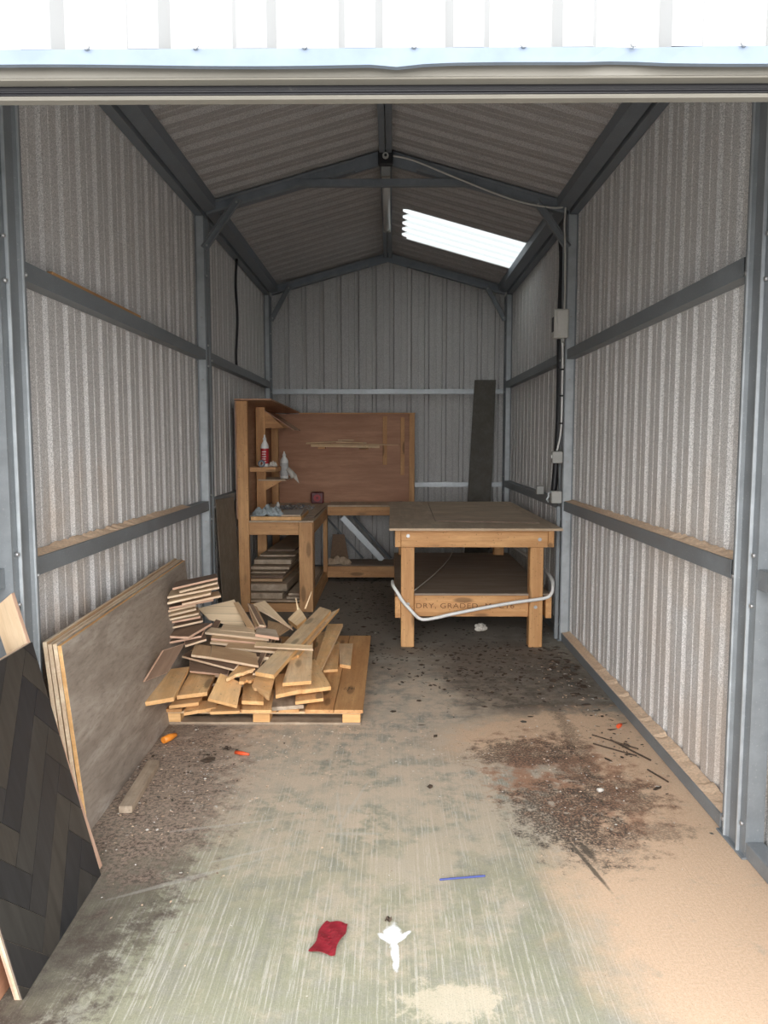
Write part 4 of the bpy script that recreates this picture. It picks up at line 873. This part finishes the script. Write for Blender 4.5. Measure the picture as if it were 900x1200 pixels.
def crumple(name, label, loc, sx, sy, sz, mat, cat, n=16, amp=.5, seed=1):
    rnd = random.Random(seed); bm = bmesh.new(); g = []
    for i in range(n+1):
        row = []
        for j in range(n+1):
            u, v = i/n-.5, j/n-.5
            e = max(0, 1-4*(u*u+v*v)*.95)
            h = (.25+.75*abs(math.sin(u*11+seed)+math.sin(v*13+u*7)+.6*math.sin((u+v)*23))/2.2)*e**.5
            row.append(bm.verts.new((u*sx*(1+rnd.uniform(-amp,amp)*.12), v*sy*(1+rnd.uniform(-amp,amp)*.12), h*sz+.002+rnd.uniform(0,amp)*sz*.12)))
        g.append(row)
    for i in range(n):
        for j in range(n): bm.faces.new((g[i][j], g[i+1][j], g[i+1][j+1], g[i][j+1]))
    me = bpy.data.meshes.new(name); bm.to_mesh(me); bm.free(); me.materials.append(M[mat])
    o = new_obj(name, me); o.location = loc; s = o.modifiers.new('Solidify','SOLIDIFY'); s.thickness = .0015; s.offset = 1
    return tag(o, label, cat)
crumple('torn_packet', 'small torn white packet beside the red bottle on the upper shelf', (-1.058, 6.85, 1.2725), .07, .06, .055, 'paper', 'packet', 10, seed=4)
crumple('rag', 'crumpled pale blue rag at the front left of the workbench', (-1.10, 6.80, .843), .27, .26, .085, 'cloth', 'rag', 22, .7, 2)
pr = thing('paper_roll', 'loose roll of off white paper leaning by the pale bottle on the lower shelf', 'paper', (-1.00, 7.60, 1.1315))
q = MB(); q.tube([(-.03,0,.10), (.035,0,.015)], [.022,.034], 18, M['paper'], cap=True); q.build('roll', None, pr)
q = MB(); q.prism([(.0,-.005,.085),(.06,-.005,.03),(.085,-.005,-.05),(.03,-.005,.005)], (0,.002,0), M['paper']); q.build('loose_end', None, pr)
bd = board('board_offcut', 'pale flat board lying at the front of the side worktop beneath the rag', 'board', [(-1.232,6.68,.842),(-.79,6.68,.842),(-.80,7.35,.842),(-1.21,7.35,.842)], .0325, 'worktop', 'scrap_end')
board('board_offcut', 'white topped board beside the rag on the side worktop', 'board', [(-.97,6.72,.853),(-.80,6.72,.853),(-.83,7.25,.853),(-1.02,7.25,.853)], .010, 'paper', 'ply_edge')
board('board_offcut', 'thin brown board lying on the right edge of the side worktop', 'board', [(-.785,6.90,.820),(-.700,6.90,.820),(-.69,8.0,.820),(-.78,8.0,.820)], .0105, 'worktop', 'lam_dark')
q = MB(); q.lathe([(.020,0),(.020,.05),(.012,.055),(.012,.07)], (0,0,0), 16, M['white_plastic']); o = q.build('small_bottle', None); o.location = (-1.17, 7.85, .8085); tag(o, 'small white capped bottle at the back of the side worktop', 'bottle')
# screws and shavings in a drift: nobody could count them
rnd = random.Random(5); bm = bmesh.new()
for i in range(900):
    a = rnd.gauss(0,1); b = rnd.gauss(0,1); x = -1.02+a*.11; y = 7.95+b*.19
    if not (-1.22 < x < -.71 and 7.4 < y < 8.55): continue
    L = rnd.uniform(.008,.028); th = rnd.uniform(0, math.pi); w = rnd.uniform(.0015,.005); z = .810+rnd.uniform(0,.022)*math.exp(-(a*a+b*b)/2)
    r = bmesh.ops.create_cube(bm, size=1); T = Matrix.Translation((x,y,z)) @ Matrix.Rotation(th,4,'Z') @ Matrix.Rotation(rnd.uniform(-.4,.4),4,'Y') @ Matrix.Diagonal((L,w,w,1))
    bmesh.ops.transform(bm, matrix=T, verts=r['verts']); k = rnd.choice((0,0,1,2))
    for v in r['verts']:
        for f in v.link_faces: f.material_index = k
me = bpy.data.meshes.new('screws_and_shavings'); bm.to_mesh(me); bm.free()
for k in ('steel_dark','label_grey','chip'): me.materials.append(M[k])
tag(new_obj('screws_and_shavings', me), 'drift of loose screws and shavings on the side worktop', 'screws', None, 'stuff')
rb = thing('red_box', 'dark red square box with a round dial against the plywood back', 'box', (-.83, 8.55, .823))
q = MB(); q.box((-.068,-.03,0),(.068,.06,.125), M['dark_red'], .008); q.build('body', None, rb)
q = MB(); q.lathe([(.038,-.036),(.040,-.030)], (0,0,.062), 20, M['label_red'], 'y'); q.lathe([(.012,-.045),(.014,-.036)], (0,0,.062), 14, M['dark_red'], 'y'); q.build('dial', None, rb)
rb.location.z = .809
bk = thing('tool_handle', 'small black tool lying at the right end of the back worktop', 'tool', (.11, 8.35, .8225))
q = MB(); q.tube([(-.08,0,.012),(0,0,.014),(.03,0,.012)], [.010,.012,.008], 10, M['black']); q.build('grip', None, bk)
q = MB(); q.box((.03,-.02,.004),(.075,.02,.014), M['steel_dark'], .003); q.build('blade', None, bk)

# boards stacked under the bench
GB = 'boards stacked under the workbench'
zs = .0895; ords = ['lowest', 'second from the bottom', 'third from the bottom', 'fourth from the bottom', 'fifth from the bottom', 'sixth from the bottom', 'seventh from the bottom', 'eighth from the bottom', 'uppermost']
rows = [(-1.30,-.98,6.78,.055,'scrap_grey'),(-1.30,-.94,6.80,.065,'scrap_grey'),(-1.29,-.985,6.84,.030,'lam_tan'),(-1.295,-.975,6.80,.018,'lam_dark'),(-1.285,-.96,6.86,.016,'scrap_grey'),(-1.28,-.93,6.90,.03,'scrap_grey'),(-1.26,-.92,6.95,.045,'scrap_grey'),(-1.235,-.90,7.12,.018,'scrap_grey'),(-1.20,-.93,7.35,.02,'lam_dark')]
for i, (x0, x1, y0, t, m) in enumerate(rows):
    z1 = zs + t
    sk = .05
    board('stacked_board', f'{ords[i]} of the dusty grey boards stacked under the left worktop', 'board', [(x0,y0,z1),(x1,y0,z1),(x1+sk,y0+1.15,z1),(x0+sk,y0+1.15,z1)], t-.003, 'worktop', m, GB)
    zs = z1 + .012*(i < 6)
for i, (x0, x1, z, y0) in enumerate(((-1.0,-.745,.115,6.76),(-.985,-.75,.143,6.78))):
    board('stacked_board', ('lower' if i == 0 else 'upper')+' of two flat boards lying right of the stack under the workbench', 'board', [(x0+.06,y0,z),(x1,y0,z),(x1,y0+1.3,z),(x0+.12,y0+1.3,z)], .022, 'worktop', 'scrap_grey', GB)
board('cardboard_sheet', 'brown cardboard sheet leaning on the low shelf under the back worktop', 'cardboard', [(-.68,8.40,.175),(-.47,8.40,.175),(-.53,8.55,.46),(-.66,8.55,.46)], .006, 'card', 'card')
crumple('plastic_bag', 'crumpled pale bag on the left of the low back shelf', (-.57, 8.26, .173), .26, .18, .08, 'worktop', 'bag', 14, .6, 9)
# steel lengths leaning under the back worktop
q = MB(); q.box((-.035,-.02,0),(.035,.02,.66), M['steel_bright'], .002); o = q.build('steel_strut', None); o.location = (-.10, 8.50, .178); o.rotation_euler = (0, R(-43), 0)
tag(o, 'bright galvanised steel strut leaning diagonally under the back worktop', 'steel strut')
for dx, r, lab in ((.09, .016, 'dark round tube right of the bright strut'), (-.22, .011, 'thin grey tube left of the bright strut')):
    q = MB(); q.tube([(0,0,0),(-.42,0.03,.47)], r, 10, M['steel']); o = q.build('metal_tube', None); o.location = (-.10+dx, 8.56, .185)
    tag(o, lab+' under the back worktop', 'tube')
# brown sheet and floor boards beyond the middle left post
board('hardboard_sheet', 'tall brown sheet leaning on the left wall beside the workbench post', 'board', [(-1.305,5.90,.0),(-1.285,6.50,0),(-1.345,6.50,1.03),(-1.355,5.90,1.05)], .005, 'brown_sheet', 'brown_sheet')

# ------------------------------------------------------------------ leaning panels at the left
for i, (dx, dz, lab, tm) in enumerate(((0,0,'grey brown stained ply sheet at the front of the leaning stack','stained'),(-.019,.006,'second sheet of the leaning stack with an orange edge','stained'),(-.040,.004,'third sheet of the leaning stack','lam_tan'),(-.061,.012,'rearmost sheet of the leaning stack against the left wall','lam_tan'))):
    P = [(-1.148+dx,2.81,.001),(-1.205+dx,4.65,.001),(-1.262+dx*.8,4.68,.77+dz),(-1.251+dx,2.81+.002*i,.735+dz)]
    # upper face is the one towards the room
    b = board('ply_sheet', lab, 'plywood sheet', P, .0155, tm, 'ply_edge' if i else 'scrap_end', 'plywood sheets leaning on the left wall')

# charcoal herringbone panel
def clip(poly, x0, x1, y0, y1):
    for ax, val, sgn in ((0,x0,1),(0,x1,-1),(1,y0,1),(1,y1,-1)):
        out = []
        for i in range(len(poly)):
            a, b = poly[i], poly[(i+1) % len(poly)]
            ia, ib = (a[ax]-val)*sgn >= 0, (b[ax]-val)*sgn >= 0
            if ia: out.append(a)
            if ia != ib:
                t = (val-a[ax])/(b[ax]-a[ax]); out.append((a[0]+(b[0]-a[0])*t, a[1]+(b[1]-a[1])*t))
        poly = out
        if len(poly) < 3: return []
    return poly
A = Vector((-.992,1.931,.001)); B = Vector((-1.010,2.532,.001)); Cc = Vector((-1.215,2.530,.826))
U = (B-A); Lu = U.length; U.normalize(); V = (Cc-B); Lv = V.length; V.normalize(); N = U.cross(V).normalized()
if N.x < 0: N = -N
hp = thing('herringbone_panel', 'charcoal black herringbone wood panel leaning in the foreground at the left', 'wood panel', A)
def frame_obj(o): o.matrix_parent_inverse = Matrix(); o.matrix_basis = Matrix(((U.x,V.x,N.x,0),(U.y,V.y,N.y,0),(U.z,V.z,N.z,0),(0,0,0,1)))
for k, (z0, z1, m) in enumerate(((-.009,-.0035,'groove'),(-.016,-.009,'ply_edge'),(-.023,-.016,'ply_edge_pink'))):
    q = MB(); q.box((0,0,z0),(Lu,Lv,z1), M[m]); o = q.build(('core_layer','backing_layer','backing_layer')[k], None, hp); frame_obj(o)
# herringbone blocks, clipped to the sheet
W, LL = .095, .475
buck = [MB() for _ in range(4)]
c45, s45 = math.cos(R(45)), math.sin(R(45))
cnt = 0
for i in range(-14, 15):
    for j in range(-4, 5):
        for d in (0, 1):
            # classical herringbone lattice: steps (W,W) and (LL,-LL)
            ox = i*W + j*LL; oy = i*W - j*LL
            r = [(ox,oy),(ox+LL,oy),(ox+LL,oy+W),(ox,oy+W)] if d == 0 else [(ox,oy+W),(ox+W,oy+W),(ox+W,oy+W+LL),(ox,oy+W+LL)]
            g = .0012; r = [(r[0][0]+g,r[0][1]+g),(r[1][0]-g,r[1][1]+g),(r[2][0]-g,r[2][1]-g),(r[3][0]+g,r[3][1]-g)]
            r = [((x*c45-y*s45)+.21, (x*s45+y*c45)+.10) for x, y in r]
            r = clip(r, 0, Lu, 0, Lv)
            if len(r) >= 3:
                cnt += 1; kk = (i*3+j*5+d*2) % 4
                buck[kk].prism([(x,y,-.0035) for x, y in r], (0,0,.0035), M['char'][kk])
vb = MB()
for kk in range(4):
    vb.bm.from_mesh((lambda me: me)(buck[kk].build('tmp').data)) if False else None
mb = MB()
for kk in range(4):
    me = bpy.data.meshes.new('tmp'); buck[kk].bm.to_mesh(me); buck[kk].bm.free()
    n0 = len(mb.bm.faces); mb.bm.from_mesh(me); mb.bm.faces.ensure_lookup_table()
    idx = mb.mi(M['char'][kk])
    for f in list(mb.bm.faces)[n0:]: f.material_index = idx
    bpy.data.meshes.remove(me)
vb.bm.free()
o = mb.build('herringbone_face', None, hp); frame_obj(o)
# board behind it and pale offcut
board('ply_sheet', 'orange brown plywood sheet behind the herringbone panel in the foreground', 'plywood sheet', [(-1.045,1.60,.001),(-1.060,2.40,.001),(-1.23,2.40,.74),(-1.215,1.60,.74)], .016, 'ply_inner', 'ply_edge_pink')
board('pale_plank', 'pale plank leaning upright behind the top corner of the herringbone panel', 'plank', [(-1.098,2.56,.004),(-1.022,2.56,.004),(-1.292,2.56,.985),(-1.362,2.56,.925)], .022, 'lam_pale', 'ply_edge_pink')

# ------------------------------------------------------------------ bits on the floor
G2 = None
stick((-1.075,2.97,.016), (-1.10,3.42,.016), .055, .030, 'short weathered batten lying on the floor beside the leaning sheets', 'scrap_grey', 'floor_batten', None, 'batten')
def lump(name, label, cat, loc, s, rot, mat):
    q = MB(); q.tube([(-s[0]/2,0,s[2]/2),(0,0,s[2]*.55),(s[0]/2,0,s[2]/2)], [s[1]*.5, s[1]*.55, s[1]*.3], 8, M[mat]); o = q.build(name, None); o.location = loc; o.rotation_euler = (0,0,rot)
    return tag(o, label, cat)
lump('orange_plug', 'orange plastic piece on the floor at the left corner of the pallet', 'plastic piece', (-1.112,3.72,.003), (.085,.034,.034), R(60), 'orange')
lump('plastic_clip', 'small red orange plastic clip on the floor in front of the pallet', 'plastic piece', (-.715,3.55,.002), (.075,.018,.018), R(-20), 'red_orange')
lump('plastic_clip', 'tiny red orange scrap by the foot of the right wall', 'plastic piece', (1.20,3.93,.002), (.045,.02,.02), R(50), 'red_orange')
stick((.165,2.505,.005), (.325,2.53,.005), .007, .006, 'thin blue stick on the concrete near the front', 'blue', 'blue_stick', None, 'stick')
bm = bmesh.new(); g = []
for i in range(9):
    row = []
    for j in range(13):
        u, v = i/8-.5, j/12-.5
        row.append(bm.verts.new((u*.075*(1+.1*math.sin(v*9)), v*.15, .004+.006*abs(math.sin(u*4+v*3))+.003*math.sin(v*8+u*3)**2)))
    g.append(row)
for i in range(8):
    for j in range(12): bm.faces.new((g[i][j], g[i+1][j], g[i+1][j+1], g[i][j+1]))
me = bpy.data.meshes.new('foil_wrapper'); bm.to_mesh(me); bm.free(); me.materials.append(M['red_foil'])
o = new_obj('foil_wrapper', me); o.location = (-.186, 2.19, .001); o.rotation_euler = (0,0,R(-14)); so_ = o.modifiers.new('Solidify','SOLIDIFY'); so_.thickness = .0008
tag(o, 'flattened red wrapper on the concrete in the foreground', 'wrapper')
def leaf(loc, s, rot, label, mat='bark'):
    bm = bmesh.new(); c = [bm.verts.new((0,0,.008))]
    ring = [bm.verts.new((math.cos(a)*s*(1 if k % 2 else .62), math.sin(a)*s*.7*(1 if k % 2 else .7), .002+.006*(k % 3))) for k, a in enumerate([2*math.pi*k/9 for k in range(9)])]
    for k in range(9): bm.faces.new((c[0], ring[k], ring[(k+1)%9]))
    me = bpy.data.meshes.new('dry_leaf'); bm.to_mesh(me); bm.free(); me.materials.append(M[mat])
    o = new_obj('dry_leaf', me); o.location = loc; o.rotation_euler = (0,0,rot); s_ = o.modifiers.new('Solidify','SOLIDIFY'); s_.thickness = .001
    return tag(o, label, 'leaf')
leaf((.168,3.21,.001), .020, .4, 'small brown leaf on the concrete in the middle of the floor')
leaf((-.008,2.28,.001), .016, 1.0, 'small dark leaf just behind the white paint splash')
leaf((-.86,3.48,.001), .045, .3, 'dark curled leaf on the floor near the left corner of the pallet')
leaf((-.80,3.62,.001), .030, 1.3, 'smaller dark leaf between the leaning sheets and the pallet')
for k, (a, b, w, lab) in enumerate((((1.0,3.70,.006),(1.17,3.55,.006),.008,'long dark twig by the right wall'),((1.10,3.75,.006),(1.22,3.50,.006),.010,'splinter of wood close to the right base rail'),((1.17,3.40,.006),(1.22,3.27,.006),.008,'short dark twig nearest the camera by the right wall'),((1.02,3.80,.012),(1.20,3.62,.012),.006,'thin stalk lying across the twigs by the right wall'))):
    stick(a, b, w, .006, lab, 'bark', 'twig', 'twigs by the right wall', 'twig')
lump('pebble', 'small pale stone on the reddish stain of the floor', 'stone', (.90,3.19,.0), (.028,.018,.010), .2, 'paper')
# leaf litter, chips and crumbs nobody could count
def litter(name, label, cat, spots, mats, seed):
    rnd = random.Random(seed); bm = bmesh.new()
    for (cx, cy, sx, sy, n, smin, smax) in spots:
        for i in range(n):
            x = cx+rnd.gauss(0,1)*sx; y = cy+rnd.gauss(0,1)*sy
            if not (-1.34 < x < 1.25 and 1.7 < y < 8.8): continue
            s = rnd.uniform(smin, smax); th = rnd.uniform(0, math.pi*2); k = rnd.randrange(len(mats)); m = rnd.randint(3, 5)
            T = Matrix.Translation((x,y,rnd.uniform(.0015,.005))) @ Matrix.Rotation(th,4,'Z') @ Matrix.Rotation(rnd.uniform(-.35,.35),4,'X')
            e = rnd.uniform(.25,.8)
            vs = [T @ Vector((math.cos(2*math.pi*q/m)*s, math.sin(2*math.pi*q/m)*s*e, 0)) for q in range(m)]
            a = [bm.verts.new(v) for v in vs]; b = [bm.verts.new(v+Vector((0,0,.0012))) for v in vs]
            fs = [bm.faces.new(a[::-1]), bm.faces.new(b)] + [bm.faces.new((a[q],a[(q+1)%m],b[(q+1)%m],b[q])) for q in range(m)]
            for f in fs: f.material_index = k
    me = bpy.data.meshes.new(name); bm.to_mesh(me); bm.free()
    for k in mats: me.materials.append(M[k])
    return tag(new_obj(name, me), label, cat, None, 'stuff')
litter('leaf_litter', 'dark leaf litter scattered over the floor under and around the benches', 'leaf litter',
       [(-.05,6.9,.32,.75,620,.007,.026),(.7,5.0,.33,.42,420,.006,.022),(1.15,4.9,.07,.5,150,.006,.035),(.3,5.2,.5,.5,200,.006,.02),(.5,6.4,.4,.5,130,.006,.02),(-.3,8.35,.35,.15,120,.008,.03),(1.15,3.8,.06,.35,60,.004,.012),(-.85,3.45,.16,.2,40,.004,.014)], ['bark','bark','dark_board'], 3)
litter('wood_chips', 'pale wood chips and crumbs scattered over the floor', 'wood chips',
       [(-.95,3.3,.22,.35,420,.002,.007),(-.3,3.6,.45,.25,240,.002,.006),(.8,3.4,.3,.4,260,.002,.006),(1.1,4.6,.12,.5,120,.004,.016),(-.2,2.7,.5,.5,120,.0015,.004),(.2,7.2,.4,.7,50,.004,.014)], ['chip','paper','saw_ledge'], 4)

# ------------------------------------------------------------------ light and camera
w = bpy.data.worlds.new('overcast'); S.world = w; w.use_nodes = True; t = w.node_tree; bg = t.nodes['Background']
tc = t.nodes.new('ShaderNodeTexCoord'); sp = t.nodes.new('ShaderNodeSeparateXYZ'); rp = t.nodes.new('ShaderNodeValToRGB')
t.links.new(tc.outputs['Generated'], sp.inputs[0]); t.links.new(sp.outputs['Z'], rp.inputs[0]); t.links.new(rp.outputs[0], bg.inputs[0])
rp.color_ramp.elements[0].position = 0; rp.color_ramp.elements[0].color = (.95,.97,1,1); rp.color_ramp.elements[1].position = 1; rp.color_ramp.elements[1].color = (.80,.88,1,1)
bg.inputs[1].default_value = 2.3
def sun(name, strength, ang, el, az, col=(1,.985,.96)):
    l = bpy.data.lights.new(name, 'SUN'); l.energy = strength; l.angle = R(ang); l.color = col
    o = bpy.data.objects.new(name, l); COL.objects.link(o)
    d = Vector((math.sin(R(az))*math.cos(R(el)), math.cos(R(az))*math.cos(R(el)), -math.sin(R(el))))
    o.rotation_euler = d.to_track_quat('-Z', 'Y').to_euler(); return o
sun('sky_fill_sun', 2.5, 50, 9, 0)  # wide low sun added to carry light deep into the shed
sun('sky_fill_sun', 1.6, 60, 20, 36)  # this and the next are added to brighten the side walls
sun('sky_fill_sun', 1.6, 60, 20, -36)
cam = bpy.data.cameras.new('camera'); co = bpy.data.objects.new('camera', cam); COL.objects.link(co); S.camera = co
cam.sensor_fit = 'VERTICAL'; cam.sensor_height = 36; cam.lens = 36*900/1200; cam.clip_start = .05
co.location = (0, 0, 1.5); co.rotation_euler = (R(90-5.269), 0, R(.5705))
S.view_settings.view_transform = 'Standard'; S.view_settings.look = 'None'; S.view_settings.gamma = 1; S.view_settings.use_curve_mapping = False
S.view_settings.exposure = 0.27
